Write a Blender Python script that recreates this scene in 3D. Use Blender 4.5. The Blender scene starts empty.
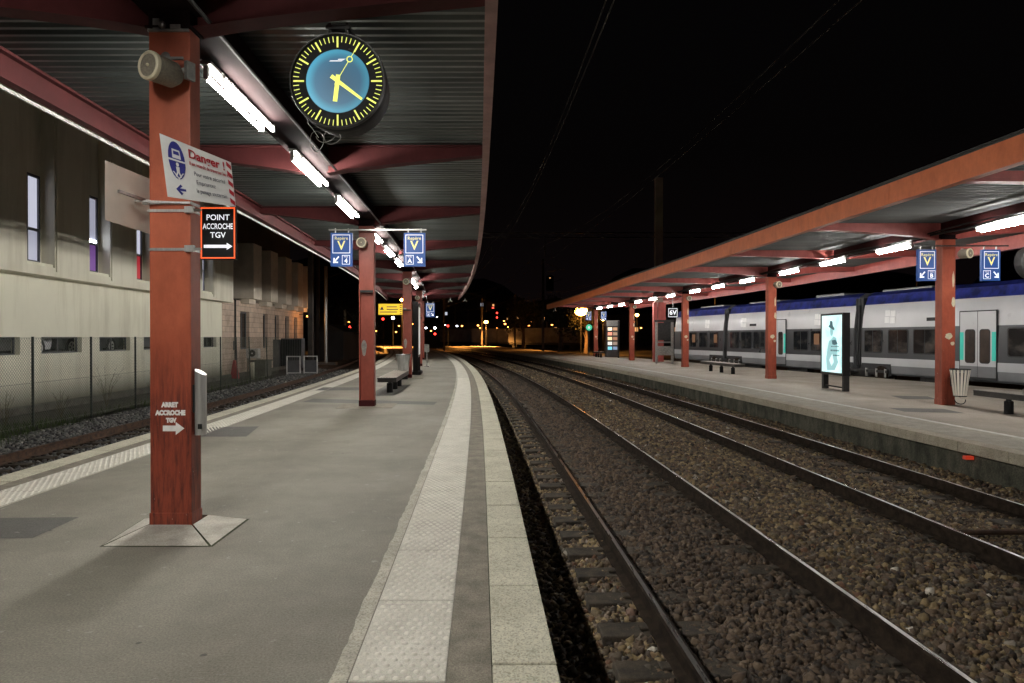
import bpy, math, random
import numpy as np
from mathutils import Matrix, Vector
random.seed(7); rng = np.random.default_rng(7)
SC = bpy.context.scene
COL = SC.collection
PI = math.pi
CAMZ = 1.5225

# ------------------------------------------------------------------ alignment of tracks and platforms
_ys = np.arange(-20, 400, 0.5)
_sl = np.interp(_ys, [-20, 0, 10, 20, 30, 43, 55, 68, 80, 120, 200, 400], [.036, .042, .05, .066, .092, .122, .148, .165, .2, .33, .52, .8])
_xs = -np.cumsum(_sl) * 0.5
_xs += 0.216 - np.interp(3.0, _ys, _xs)
def EX(Y): return float(np.interp(Y, _ys, _xs))            # edge of the near platform, towards the main tracks
def SL(Y): return -float(np.interp(Y, _ys, _sl))
def P(d, Y, z=0.0):                                        # point at lateral offset d
    return Vector((EX(Y) + d, Y, z))
def XR(Y):                                                 # column line of the far canopy
    return float(np.interp(Y, [-10, 16.2, 26.3, 36.5, 46.5, 57, 67], [10.85, 10.27, 9.97, 9.25, 8.24, 6.98, 5.6]))
def yaw(Y): return math.atan(-SL(Y))                       # rotation about z that turns +Y into the track direction

# ------------------------------------------------------------------ materials
def new_mat(name):
    m = bpy.data.materials.new(name); m.use_nodes = True
    nt = m.node_tree; b = nt.nodes['Principled BSDF']
    return m, nt, b
def N(nt, t, **kw):
    n = nt.nodes.new(t)
    for k, v in kw.items(): setattr(n, k, v)
    return n
def pos(nt, scale=(1, 1, 1)):
    g = N(nt, 'ShaderNodeNewGeometry'); mp = N(nt, 'ShaderNodeMapping'); mp.inputs['Scale'].default_value = scale
    nt.links.new(g.outputs['Position'], mp.inputs['Vector']); return mp.outputs['Vector']
def noise(nt, vec, scale, detail=6, rough=.6):
    n = N(nt, 'ShaderNodeTexNoise'); n.inputs['Scale'].default_value = scale
    n.inputs['Detail'].default_value = detail; n.inputs['Roughness'].default_value = rough
    nt.links.new(vec, n.inputs['Vector']); return n.outputs['Fac']
def ramp(nt, fac, stops):
    r = N(nt, 'ShaderNodeValToRGB'); e = r.color_ramp.elements
    while len(e) < len(stops): e.new(.5)
    for i, (p, c) in enumerate(stops):
        e[i].position = p; e[i].color = (*c, 1) if len(c) == 3 else c
    nt.links.new(fac, r.inputs['Fac']); return r.outputs['Color']
def mix(nt, fac, a, b, mode='MIX'):
    m = N(nt, 'ShaderNodeMix', data_type='RGBA', blend_type=mode)
    for s, v in ((0, fac), (6, a), (7, b)):
        if isinstance(v, (int, float)): m.inputs[s].default_value = v
        elif isinstance(v, tuple): m.inputs[s].default_value = (*v, 1) if len(v) == 3 else v
        else: nt.links.new(v, m.inputs[s])
    return m.outputs[2]
def bump(nt, b, h, strength=.3, dist=.01):
    n = N(nt, 'ShaderNodeBump'); n.inputs['Strength'].default_value = strength; n.inputs['Distance'].default_value = dist
    nt.links.new(h, n.inputs['Height']); nt.links.new(n.outputs['Normal'], b.inputs['Normal'])
def M_(name, ca, cb=None, scale=3, rough=.6, metal=0, bmp=0, bscale=60, fine=None, stretch=(1, 1, 1), lo=.35, hi=.65, spec=None, bdist=.01):
    m, nt, b = new_mat(name)
    b.inputs['Roughness'].default_value = rough; b.inputs['Metallic'].default_value = metal
    if spec is not None: b.inputs['Specular IOR Level'].default_value = spec
    if cb is None: cb = tuple(c * .72 for c in ca)
    v = pos(nt, stretch)
    col = ramp(nt, noise(nt, v, scale), [(lo, cb), (hi, ca)])
    if fine:
        col = mix(nt, fine, col, ramp(nt, noise(nt, pos(nt), bscale * 1.7, 2, .5), [(.3, (.35, .35, .35)), (.7, (1.35, 1.35, 1.35))]), 'MULTIPLY')
    nt.links.new(col, b.inputs['Base Color'])
    if rough < .9:
        rr = N(nt, 'ShaderNodeMapRange'); rr.inputs['To Min'].default_value = max(.03, rough - .12); rr.inputs['To Max'].default_value = min(1, rough + .15)
        nt.links.new(noise(nt, v, scale * 2.3), rr.inputs['Value']); nt.links.new(rr.outputs['Result'], b.inputs['Roughness'])
    if bmp: bump(nt, b, noise(nt, pos(nt), bscale, 4, .6), bmp, bdist)
    return m
def emis(name, col, strength, base=None):
    m, nt, b = new_mat(name)
    b.inputs['Base Color'].default_value = (*(base or (.02, .02, .02)), 1)
    b.inputs['Emission Color'].default_value = (*col, 1); b.inputs['Emission Strength'].default_value = strength
    return m

# asphalt of the platform: broad stains, fine grain, small pale chips
def asphalt(name, a, b_, c):
    m, nt, b = new_mat(name)
    v = pos(nt)
    col = ramp(nt, noise(nt, v, .55, 8, .62), [(.3, a), (.5, b_), (.7, c)])
    col = mix(nt, .5, col, ramp(nt, noise(nt, v, 5.5, 6, .7), [(.3, (.8, .8, .8)), (.6, (1.05, 1.05, 1.04))]), 'MULTIPLY')
    col = mix(nt, .85, col, ramp(nt, noise(nt, v, 85, 5, .8), [(.34, (.55, .55, .55)), (.5, (1, 1, 1)), (.66, (1.5, 1.48, 1.42))]), 'MULTIPLY')
    col = mix(nt, .6, col, ramp(nt, noise(nt, pos(nt, (1, .55, 1)), .8, 6, .6), [(.35, (.78, .76, .73)), (.55, (1.05, 1.05, 1.05))]), 'MULTIPLY')
    col = mix(nt, ramp(nt, noise(nt, v, 9, 4, .6), [(.66, (0, 0, 0)), (.70, (.45, .45, .45))]), col, (.4, .39, .36))
    vo = N(nt, 'ShaderNodeTexVoronoi'); vo.inputs['Scale'].default_value = 2.3; vo.inputs['Randomness'].default_value = 1; nt.links.new(v, vo.inputs['Vector'])
    col = mix(nt, ramp(nt, vo.outputs['Distance'], [(.03, (.75, .75, .75)), (.045, (0, 0, 0))]), col, (.05, .048, .044))
    vo = N(nt, 'ShaderNodeTexVoronoi'); vo.inputs['Scale'].default_value = 3.1; vo.inputs['Randomness'].default_value = 1; nt.links.new(pos(nt, (1, 1.3, 1)), vo.inputs['Vector'])
    col = mix(nt, ramp(nt, vo.outputs['Distance'], [(.022, (.7, .7, .7)), (.034, (0, 0, 0))]), col, (.45, .44, .42))
    nt.links.new(col, b.inputs['Base Color']); b.inputs['Roughness'].default_value = .72
    b.inputs['Specular IOR Level'].default_value = .35
    bump(nt, b, noise(nt, v, 150, 3, .7), .35, .006)
    return m
M = {}
M['asphalt'] = asphalt('platform_asphalt', (.162, .15, .124), (.208, .193, .162), (.25, .233, .198))
M['asphalt_far'] = asphalt('far_platform_asphalt', (.235, .205, .173), (.295, .26, .22), (.35, .31, .268))
M['patch'] = asphalt('asphalt_patch', (.09, .087, .08), (.105, .1, .094), (.13, .125, .115))
M['gap'] = M_('weathered_strip', (.27, .24, .19), (.17, .15, .118), 6, .8, bmp=.5, bscale=90, fine=.6)
M['seat_edge_shade'] = M_('bench_edge_shade', (.035, .032, .03), (.02, .018, .017), 6, .5)  # near black apron: shade under the bench seat painted into its colour
M['gap_far'] = M_('far_weathered_strip', (.4, .37, .31), (.29, .265, .22), 5, .8, bmp=.5, bscale=90, fine=.6)
M['seam'] = M_('mossy_joint', (.05, .055, .02), (.02, .02, .012), 20, .95)
def granite(name, a, b_):
    m, nt, b = new_mat(name); v = pos(nt)
    col = ramp(nt, noise(nt, v, 2.2, 6), [(.3, a), (.7, b_)])
    vo = N(nt, 'ShaderNodeTexVoronoi'); vo.inputs['Scale'].default_value = 120; nt.links.new(v, vo.inputs['Vector'])
    col = mix(nt, .75, col, ramp(nt, vo.outputs['Color'], [(.15, (.55, .53, .5)), (.45, (1, 1, 1)), (.8, (1.2, 1.18, 1.14))]), 'MULTIPLY')
    col = mix(nt, .5, col, ramp(nt, noise(nt, v, 14, 5, .7), [(.33, (.6, .59, .55)), (.5, (1, 1, 1))]), 'MULTIPLY')
    nt.links.new(col, b.inputs['Base Color']); b.inputs['Roughness'].default_value = .8
    bump(nt, b, noise(nt, v, 120, 3, .7), .4, .005); return m
M['coping'] = granite('coping_stone', (.44, .42, .33), (.6, .575, .47))
M['coping_far'] = granite('far_coping_stone', (.3, .262, .205), (.42, .375, .3))
M['tactile'] = M_('tactile_concrete', (.66, .63, .56), (.5, .475, .415), 3, .75, bmp=.2, bscale=110, fine=.35)
M['blister'] = M_('blister_tops', (.74, .71, .63), (.6, .57, .5), 5, .5)
M['border'] = granite('worn_border', (.32, .3, .25), (.52, .49, .42))
M['footing'] = M_('footing_concrete', (.5, .47, .41), (.34, .315, .27), 5, .8, bmp=.3, bscale=60, fine=.4)
M['line'] = M_('white_line_paint', (.62, .6, .56), (.4, .38, .35), 9, .7)
M['platform_wall'] = M_('platform_wall_concrete', (.1, .095, .07), (.022, .023, .014), 4, .9, bmp=.7, bscale=25, fine=.6, stretch=(1, 1, .5), bdist=.02)
M['ballast_bed'] = M_('ballast_bed', (.03, .024, .018), (.01, .008, .007), 30, .95, bmp=1, bscale=35, bdist=.04)
def stones(name, stops):
    m, nt, b = new_mat(name)
    a = N(nt, 'ShaderNodeAttribute'); a.attribute_name = 'tint'
    col = ramp(nt, a.outputs['Fac'], stops)
    col = mix(nt, .6, col, ramp(nt, noise(nt, pos(nt), 45, 4, .7), [(.3, (.5, .48, .45)), (.7, (1.25, 1.25, 1.2))]), 'MULTIPLY')
    nt.links.new(col, b.inputs['Base Color']); b.inputs['Roughness'].default_value = .82
    bump(nt, b, noise(nt, pos(nt), 220, 2), .2, .003); return m
M['stones'] = stones('brown_ballast', [(0, (.025, .019, .015)), (.2, (.07, .045, .03)), (.4, (.135, .093, .06)), (.55, (.085, .072, .055)), (.72, (.2, .14, .07)), (.86, (.3, .225, .12)), (.93, (.13, .06, .035)), (.97, (.3, .27, .23)), (1, (.6, .55, .48))])
M['stones_grey'] = stones('grey_ballast', [(0, (.06, .06, .065)), (.4, (.11, .11, .115)), (.7, (.17, .17, .17)), (.95, (.24, .23, .22)), (1, (.5, .48, .45))])
M['sleeper'] = M_('sleeper_concrete', (.075, .056, .038), (.022, .017, .012), 8, .9, bmp=.5, bscale=50, fine=.5)
M['rail_head'] = M_('polished_rail', (.62, .6, .58), (.45, .43, .41), 12, .28, .95, stretch=(1, .05, 1))
M['rail_side'] = M_('rusted_rail', (.034, .024, .017), (.012, .008, .006), 10, .95, spec=.1, metal=0, bmp=.3, bscale=60) #, .2, bmp=.3, bscale=60)
M['rail_rust'] = M_('brown_rusty_rail', (.1, .052, .03), (.035, .02, .014), 10, .8, .1, bmp=.3, bscale=60)
M['soil'] = M_('dark_soil', (.05, .045, .035), (.02, .019, .015), 1.2, .95, bmp=.8, bscale=14, bdist=.05)
# painted red steel with wear
def red_paint(name, a, b_, wear=0.0, rough=.45):
    m, nt, b = new_mat(name); v = pos(nt)
    col = ramp(nt, noise(nt, v, 1.6, 6), [(.3, a), (.7, b_)])
    col = mix(nt, .45, col, ramp(nt, noise(nt, pos(nt, (2, 2, 1)), 3, 8, .75), [(.35, (.6, .55, .55)), (.6, (1.1, 1.1, 1.1))]), 'MULTIPLY')
    if wear:
        sep = N(nt, 'ShaderNodeSeparateXYZ'); g = N(nt, 'ShaderNodeNewGeometry'); nt.links.new(g.outputs['Position'], sep.inputs[0])
        low = N(nt, 'ShaderNodeMapRange'); low.inputs['From Min'].default_value = 1.6; low.inputs['From Max'].default_value = .9
        nt.links.new(sep.outputs['Z'], low.inputs['Value'])
        st = ramp(nt, noise(nt, pos(nt, (22, 22, 2.2)), 1.3, 9, .8), [(.44, (0, 0, 0)), (.62, (1, 1, 1))])
        mm = N(nt, 'ShaderNodeMath', operation='MULTIPLY'); nt.links.new(st, mm.inputs[0]); nt.links.new(low.outputs[0], mm.inputs[1])
        m2 = N(nt, 'ShaderNodeMath', operation='MULTIPLY'); nt.links.new(mm.outputs[0], m2.inputs[0]); m2.inputs[1].default_value = wear
        lm = N(nt, 'ShaderNodeMath', operation='MULTIPLY'); nt.links.new(low.outputs[0], lm.inputs[0]); lm.inputs[1].default_value = .6 * wear
        col = mix(nt, lm.outputs[0], col, (.2, .028, .018))
        col = mix(nt, m2.outputs[0], col, (.085, .02, .015))
        ch = ramp(nt, noise(nt, pos(nt, (3, 3, 1.2)), 16, 3, .6), [(.70, (0, 0, 0)), (.72, (1, 1, 1))])
        m3 = N(nt, 'ShaderNodeMath', operation='MULTIPLY'); nt.links.new(ch, m3.inputs[0]); nt.links.new(low.outputs[0], m3.inputs[1])
        col = mix(nt, m3.outputs[0], col, (.42, .33, .3))
    nt.links.new(col, b.inputs['Base Color']); b.inputs['Roughness'].default_value = rough; b.inputs['Specular IOR Level'].default_value = .2 if rough > .6 else .4
    bump(nt, b, noise(nt, v, 35, 3), .12, .004); return m
M['red'] = red_paint('column_red_paint', (.25, .055, .036), (.33, .08, .055))
M['red_worn'] = red_paint('worn_column_red_paint', (.38, .085, .042), (.48, .12, .06), 1.0)
M['red_far'] = red_paint('far_column_red_paint', (.38, .085, .048), (.48, .12, .068), .5)
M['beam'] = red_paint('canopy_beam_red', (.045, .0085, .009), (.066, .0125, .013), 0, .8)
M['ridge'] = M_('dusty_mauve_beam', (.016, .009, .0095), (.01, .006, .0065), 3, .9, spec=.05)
M['fascia_far'] = red_paint('far_canopy_orange_red', (.5, .12, .035), (.6, .155, .05))
M['beam_far'] = red_paint('far_canopy_beam_red', (.32, .07, .06), (.42, .1, .085))
M['fascia'] = M_('edge_trim_pinkish', (.3, .16, .14), (.18, .09, .08), 3, .5)
M['deck'] = M_('corrugated_steel', (.095, .105, .1), (.045, .052, .05), 1.3, .34, .55, stretch=(.25, 3, 1))
M['deck_far'] = M_('far_corrugated_steel', (.12, .124, .121), (.075, .078, .076), 1.3, .7, .0, stretch=(.25, 3, 1))
M['gutter'] = M_('pale_gutter_trim', (.5, .49, .46), (.38, .37, .35), 5, .35)
M['mastm0'] = M_('tall_mast_steel', (.35, .25, .2), (.22, .16, .13), 1, .7)
M['galv'] = M_('galvanised_steel', (.45, .45, .43), (.28, .28, .27), 14, .35, .8)
M['steel'] = M_('brushed_stainless', (.66, .65, .63), (.5, .49, .48), 4, .32, .65, stretch=(12, 12, .5))
M['dark_metal'] = M_('dark_steel', (.035, .034, .033), (.018, .018, .018), 8, .5, .3)
M['black'] = M_('black_paint', (.012, .012, .013), (.008, .008, .008), 5, .6, spec=.2)
M['grille'] = M_('speaker_cloth', (.26, .23, .18), (.18, .16, .125), 60, .8)
M['cream'] = M_('cream_plastic', (.72, .66, .48), (.6, .54, .4), 9, .5)
M['white_board'] = M_('white_sign_enamel', (.7, .7, .69), (.58, .58, .57), 4, .4)
M['board_back'] = M_('sign_back', (.88, .83, .74), (.78, .73, .64), 4, .5)
M['navy'] = M_('navy_print', (.025, .028, .2), (.02, .022, .17), 8, .5)
M['crimson'] = M_('crimson_print', (.42, .02, .03), (.33, .015, .025), 8, .5)
M['white'] = M_('white_print', (.75, .75, .74), (.6, .6, .59), 8, .5)
M['stencil'] = M_('stencil_white', (.92, .9, .88), (.8, .78, .76), 20, .6)
M['greyprint'] = M_('dark_print', (.06, .06, .09), (.04, .04, .06), 8, .5)
M['blue_sign'] = emis('blue_sign_face', (.01, .06, .26), .35, (.015, .06, .22))
M['white_lit'] = emis('lit_white_print', (.9, .92, 1), .75, (.6, .6, .6))
M['yellow_print'] = emis('yellow_print', (.95, .85, .3), .55, (.6, .55, .2))
M['orange_edge'] = emis('glowing_orange_border', (1, .13, .03), 1.1, (.5, .06, .02))
M['yellow_sign'] = emis('yellow_sign_face', (.95, .62, .03), .6, (.7, .5, .03))
M['tube'] = emis('lit_fluorescent_tube', (1, .975, .9), 182, (.9, .9, .9))
M['tube_far'] = emis('lit_fluorescent_tube_far', (1, .975, .92), 155, (.9, .9, .9))
M['tray'] = M_('white_luminaire_tray', (.7, .7, .68), (.55, .55, .53), 5, .4)
M['sodium'] = emis('sodium_lamp_glow', (1, .36, .06), 60)
M['amber'] = emis('amber_lamp_glow', (1, .36, .07), 10)
M['cool'] = emis('cool_white_lamp_glow', (.8, .86, 1), 22)
M['warmwin'] = emis('warm_window_glow', (1, .5, .18), 1.1)
M['coolwin'] = emis('pale_window_glow', (.8, .85, 1), .7)
M['redlamp'] = emis('red_signal_glow', (1, .03, .02), 9)
M['redlamp2'] = emis('small_red_glow', (1, .08, .03), .35)
M['greenlamp'] = emis('green_sign_glow', (.1, .8, .45), .8)
M['panel_pale'] = M_('painted_concrete', (.47, .46, .36), (.36, .355, .275), .7, .8, bmp=.15, bscale=30, fine=.15)
def stained(name, a, b_):
    m, nt, b = new_mat(name)
    col = ramp(nt, noise(nt, pos(nt), .7, 6), [(.3, b_), (.7, a)])
    col = mix(nt, .7, col, ramp(nt, noise(nt, pos(nt, (1.4, 1.4, .16)), 1.1, 7, .65), [(.36, (.82, .8, .75)), (.52, (1.03, 1.03, 1.02))]), 'MULTIPLY')
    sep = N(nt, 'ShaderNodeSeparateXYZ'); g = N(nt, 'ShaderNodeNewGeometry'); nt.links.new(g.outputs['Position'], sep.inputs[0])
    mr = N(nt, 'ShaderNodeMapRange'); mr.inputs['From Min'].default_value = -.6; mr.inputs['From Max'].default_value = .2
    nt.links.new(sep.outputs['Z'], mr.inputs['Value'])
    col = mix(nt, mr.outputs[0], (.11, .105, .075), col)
    nt.links.new(col, b.inputs['Base Color']); b.inputs['Roughness'].default_value = .85
    bump(nt, b, noise(nt, pos(nt), 18, 5), .2, .01); return m
M['lower_wall'] = stained('stained_pale_render', (.88, .85, .71), (.82, .79, .66))
M['upper_wall'] = stained('stained_grey_render', (.84, .8, .68), (.77, .73, .61))
def brick(name, a, b_, mort, bw, bh):
    m, nt, b = new_mat(name)
    tc = N(nt, 'ShaderNodeTexCoord'); br = N(nt, 'ShaderNodeTexBrick')
    mp = N(nt, 'ShaderNodeMapping'); mp.inputs['Rotation'].default_value = (PI / 2, 0, 0)
    nt.links.new(tc.outputs['Object'], mp.inputs['Vector'])
    # wall local frame: y runs along the wall, z up -> use (y, z)
    sep = N(nt, 'ShaderNodeSeparateXYZ'); cb = N(nt, 'ShaderNodeCombineXYZ')
    nt.links.new(tc.outputs['Object'], sep.inputs[0]); ad = N(nt, 'ShaderNodeMath', operation='ADD')
    nt.links.new(sep.outputs['X'], ad.inputs[0]); nt.links.new(sep.outputs['Y'], ad.inputs[1])
    nt.links.new(ad.outputs[0], cb.inputs['X']); nt.links.new(sep.outputs['Z'], cb.inputs['Y'])
    nt.links.new(cb.outputs[0], br.inputs['Vector'])
    br.inputs['Scale'].default_value = 1; br.inputs['Brick Width'].default_value = bw; br.inputs['Row Height'].default_value = bh
    br.inputs['Mortar Size'].default_value = .012
    br.inputs['Color1'].default_value = (*a, 1); br.inputs['Color2'].default_value = (*b_, 1); br.inputs['Mortar'].default_value = (*mort, 1)
    col = mix(nt, .6, br.outputs['Color'], ramp(nt, noise(nt, pos(nt), 1.5, 6), [(.3, (.6, .57, .53)), (.6, (1.05, 1.05, 1.05))]), 'MULTIPLY')
    nt.links.new(col, b.inputs['Base Color']); b.inputs['Roughness'].default_value = .85
    bump(nt, b, br.outputs['Fac'], -.4, .01); return m
M['brick'] = brick('pinkish_block_wall', (.7, .55, .44), (.6, .47, .38), (.34, .27, .22), .62, .3)
M['box_bay'] = M_('bay_concrete', (.78, .69, .58), (.66, .58, .48), 2, .8, fine=.2)
M['dark_wall'] = M_('dark_far_wall', (.05, .048, .05), (.03, .03, .032), .4, .9)
M['glass_dark'] = M_('dark_glass', (.012, .014, .016), (.01, .01, .012), 1, .06, spec=.6)
M['frame'] = M_('window_frame', (.12, .12, .13), (.08, .08, .09), 5, .5)
M['lilac'] = emis('lit_interior_lilac', (.55, .56, .7), .55, (.3, .3, .35))
M['lilac2'] = emis('lit_interior_blind', (.66, .67, .8), .8, (.3, .3, .35))
M['purple'] = emis('purple_curtain_lit', (.3, .12, .5), .35, (.2, .1, .3))
M['redpost'] = emis('red_poster_lit', (.6, .03, .05), .5, (.3, .05, .05))
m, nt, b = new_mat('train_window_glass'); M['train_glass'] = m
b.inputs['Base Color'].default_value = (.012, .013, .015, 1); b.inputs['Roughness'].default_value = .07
nt.links.new(ramp(nt, noise(nt, pos(nt, (1, 1, 1.6)), 1.3, 4, .5), [(.5, (0, 0, 0)), (.62, (.03, .025, .02)), (.75, (.08, .06, .045))]), b.inputs['Emission Color']); b.inputs['Emission Strength'].default_value = .9  # noise emission paints faint interior light and reflections into the glass
M['garage'] = M_('garage_interior', (.16, .16, .17), (.1, .1, .11), 1, .8)
M['post'] = M_('fence_post_paint', (.02, .03, .024), (.012, .018, .014), 4, .6)
M['wire'] = M_('fence_wire', (.2, .22, .18), (.13, .14, .12), 4, .6, .4)
M['kerb'] = M_('old_concrete_kerb', (.12, .11, .095), (.06, .055, .045), 3, .9, bmp=.5, bscale=20)
M['grass'] = M_('grass_blades', (.06, .095, .02), (.025, .04, .01), 5, .8)
M['weed'] = M_('dry_weed', (.11, .095, .05), (.05, .045, .02), 5, .8)
M['silver'] = M_('train_silver_paint', (.56, .56, .58), (.5, .5, .52), .6, .3, .0)
M['t_grey'] = M_('train_window_band', (.055, .058, .064), (.04, .043, .048), .6, .3, .2)
M['t_low'] = M_('train_lower_grey', (.2, .205, .215), (.15, .155, .165), .6, .4, .2)
M['t_stripe'] = M_('train_pale_stripe', (.5, .51, .53), (.42, .43, .45), .6, .35, .1)
M['t_blue'] = M_('train_blue_roof', (.028, .04, .27), (.006, .01, .06), 2.6, .4)
M['teal'] = emis('teal_door_edge', (.02, .5, .36), .25, (.05, .5, .42))
M['rubber'] = M_('black_rubber', (.02, .02, .022), (.012, .012, .013), 5, .7)
M['train_lamp'] = emis('train_interior_orange', (1, .38, .1), .14)
M['plain_white'] = M_('train_plain_white', (.8, .8, .8), (.7, .7, .7), 3, .35)
M['poster'] = None
M['vend'] = M_('vending_dark', (.06, .05, .05), (.04, .035, .035), 4, .5)
M['bag'] = M_('bin_bag_plastic', (.1, .1, .1), (.05, .05, .05), 12, .3)
M['bark'] = M_('tree_bark', (.12, .09, .07), (.06, .045, .035), 9, .9)
M['leaves'] = M_('night_foliage', (.05, .055, .025), (.02, .025, .012), 2, .85)
M['hill'] = M_('night_hill', (.02, .02, .024), (.012, .012, .014), .01, 1)
M['sky'] = None

# ------------------------------------------------------------------ mesh builder
class MB:
    def __init__(s): s.v = []; s.f = []; s.mi = []; s.m = 0
    def face(s, idx): s.f.append(idx); s.mi.append(s.m)
    def quad(s, a, b, c, d):
        n = len(s.v); s.v += [tuple(a), tuple(b), tuple(c), tuple(d)]; s.face((n, n + 1, n + 2, n + 3)); return s
    def box(s, x0, x1, y0, y1, z0, z1):
        n = len(s.v)
        s.v += [(x, y, z) for z in (z0, z1) for y in (y0, y1) for x in (x0, x1)]
        for q in ((0, 2, 3, 1), (4, 5, 7, 6), (0, 1, 5, 4), (2, 6, 7, 3), (0, 4, 6, 2), (1, 3, 7, 5)): s.face(tuple(n + i for i in q))
        return s
    def bar(s, a, b, w, h, up=(0, 0, 1)):                 # box along a segment, w wide h high
        a = Vector(a); b = Vector(b); t = (b - a).normalized(); up = Vector(up)
        r = t.cross(up)
        if r.length < 1e-4: r = t.cross(Vector((1, 0, 0)))
        r.normalize(); u = r.cross(t).normalized()
        n = len(s.v)
        for p in (a, b):
            for i, j in ((-1, -1), (1, -1), (1, 1), (-1, 1)): s.v.append(tuple(p + r * (i * w / 2) + u * (j * h / 2)))
        for q in ((0, 1, 2, 3), (7, 6, 5, 4), (0, 4, 5, 1), (1, 5, 6, 2), (2, 6, 7, 3), (3, 7, 4, 0)): s.face(tuple(n + i for i in q))
        return s
    def tube(s, pts, r, seg=8, r2=None, caps=True):
        pts = [Vector(p) for p in pts]; n0 = len(s.v); k = len(pts)
        ref = None
        for i, p in enumerate(pts):
            t = (pts[min(i + 1, k - 1)] - pts[max(i - 1, 0)]).normalized()
            if ref is None:
                ref = t.cross(Vector((0, 0, 1)))
                if ref.length < .05: ref = t.cross(Vector((1, 0, 0)))
            ref = (ref - t * ref.dot(t)).normalized(); u = t.cross(ref)
            rr = r if r2 is None else r + (r2 - r) * i / (k - 1)
            if isinstance(r, (list, tuple)): rr = r[i]
            for j in range(seg):
                a = 2 * PI * j / seg; s.v.append(tuple(p + ref * (rr * math.cos(a)) + u * (rr * math.sin(a))))
        for i in range(k - 1):
            for j in range(seg):
                a = n0 + i * seg + j; b = n0 + i * seg + (j + 1) % seg
                s.face((a, b, b + seg, a + seg))
        if caps:
            s.face(tuple(n0 + j for j in reversed(range(seg)))); s.face(tuple(n0 + (k - 1) * seg + j for j in range(seg)))
        return s
    def disc(s, c, n_, r, seg=24, r_in=0):
        c = Vector(c); n_ = Vector(n_).normalized(); a_ = n_.cross(Vector((0, 0, 1)))
        if a_.length < .05: a_ = n_.cross(Vector((1, 0, 0)))
        a_.normalize(); b_ = n_.cross(a_); k = len(s.v)
        ring = lambda rr: [tuple(c + a_ * (rr * math.cos(2 * PI * i / seg)) + b_ * (rr * math.sin(2 * PI * i / seg))) for i in range(seg)]
        s.v += ring(r)
        if not r_in: s.face(tuple(range(k, k + seg)))
        else:
            s.v += ring(r_in)
            for i in range(seg): s.face((k + i, k + (i + 1) % seg, k + seg + (i + 1) % seg, k + seg + i))
        return s
    def prism(s, prof, axis, t0, t1):                       # profile (a, b) extruded: axis 'y': (a, t, b); 'x': (t, a, b); 'z': (a, b, t)
        n = len(s.v); k = len(prof)
        for t in (t0, t1):
            for a, b in prof: s.v.append({'y': (a, t, b), 'x': (t, a, b), 'z': (a, b, t)}[axis])
        for i in range(k):
            j = (i + 1) % k; s.face((n + i, n + j, n + k + j, n + k + i))
        s.face(tuple(n + i for i in reversed(range(k)))); s.face(tuple(n + k + i for i in range(k)))
        return s
    def sweep(s, frames, closed=True, caps=True):           # frames: list of rings of points
        n = len(s.v); k = len(frames[0])
        for fr in frames: s.v += [tuple(p) for p in fr]
        for i in range(len(frames) - 1):
            for j in range(k if closed else k - 1):
                a = n + i * k + j; b = n + i * k + (j + 1) % k; s.face((a, b, b + k, a + k))
        if closed and caps:
            s.face(tuple(n + j for j in reversed(range(k)))); s.face(tuple(n + (len(frames) - 1) * k + j for j in range(k)))
        return s
    def ball(s, c, r, seg=10, rings=6, sx=1, sy=1, sz=1):
        c = Vector(c); n = len(s.v)
        for i in range(rings + 1):
            th = PI * i / rings
            for j in range(seg):
                a = 2 * PI * j / seg
                s.v.append((c.x + sx * r * math.sin(th) * math.cos(a), c.y + sy * r * math.sin(th) * math.sin(a), c.z + sz * r * math.cos(th)))
        for i in range(rings):
            for j in range(seg):
                a = n + i * seg + j; b = n + i * seg + (j + 1) % seg; s.face((a, b, b + seg, a + seg))
        return s
    def build(s, name, mats, parent=None, smooth=False, bevel=0):
        me = bpy.data.meshes.new(name); me.from_pydata(s.v, [], s.f)
        if not isinstance(mats, (list, tuple)): mats = [mats]
        for m in mats: me.materials.append(m)
        if len(mats) > 1: me.polygons.foreach_set('material_index', s.mi)
        me.update()
        import bmesh
        bm = bmesh.new(); bm.from_mesh(me); bmesh.ops.remove_doubles(bm, verts=bm.verts, dist=1e-5) if len(bm.verts) < 20000 else None
        bmesh.ops.recalc_face_normals(bm, faces=bm.faces); bm.to_mesh(me); bm.free()
        if smooth:
            me.polygons.foreach_set('use_smooth', [True] * len(me.polygons))
            me.set_sharp_from_angle(angle=math.radians(38))
        o = bpy.data.objects.new(name, me); COL.objects.link(o)
        if bevel:
            b = o.modifiers.new('bevel', 'BEVEL'); b.width = bevel; b.segments = 2; b.limit_method = 'ANGLE'; b.angle_limit = math.radians(40)
        if parent: o.parent = parent
        return o

def thing(name, label, cat, loc=(0, 0, 0), rz=0, group=None):
    o = bpy.data.objects.new(name, None); COL.objects.link(o); o.location = loc; o.rotation_euler = (0, 0, rz)
    o['label'] = label; o['category'] = cat
    if group: o['group'] = group
    o.empty_display_size = .2
    return o
def tag(o, label, cat, group=None, kind=None, loc=None, rz=None):
    o['label'] = label; o['category'] = cat
    if group: o['group'] = group
    if kind: o['kind'] = kind
    if loc is not None: o.location = loc
    if rz is not None: o.rotation_euler = (0, 0, rz)
    return o
def struct(o, label=None):
    o['kind'] = 'structure'
    if label: o['label'] = label; o['category'] = o.name.split('.')[0].replace('_', ' ')
    return o
KIDS = {}
def dup(root, loc, rz, label, group=None):
    def rec(o, par):
        c = o.copy(); COL.objects.link(c); c.parent = par
        for ch in o.children: rec(ch, c)
        return c
    r = rec(root, None); r.location = loc; r.rotation_euler = (0, 0, rz); r['label'] = label
    if group: r['group'] = group
    return r
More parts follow.
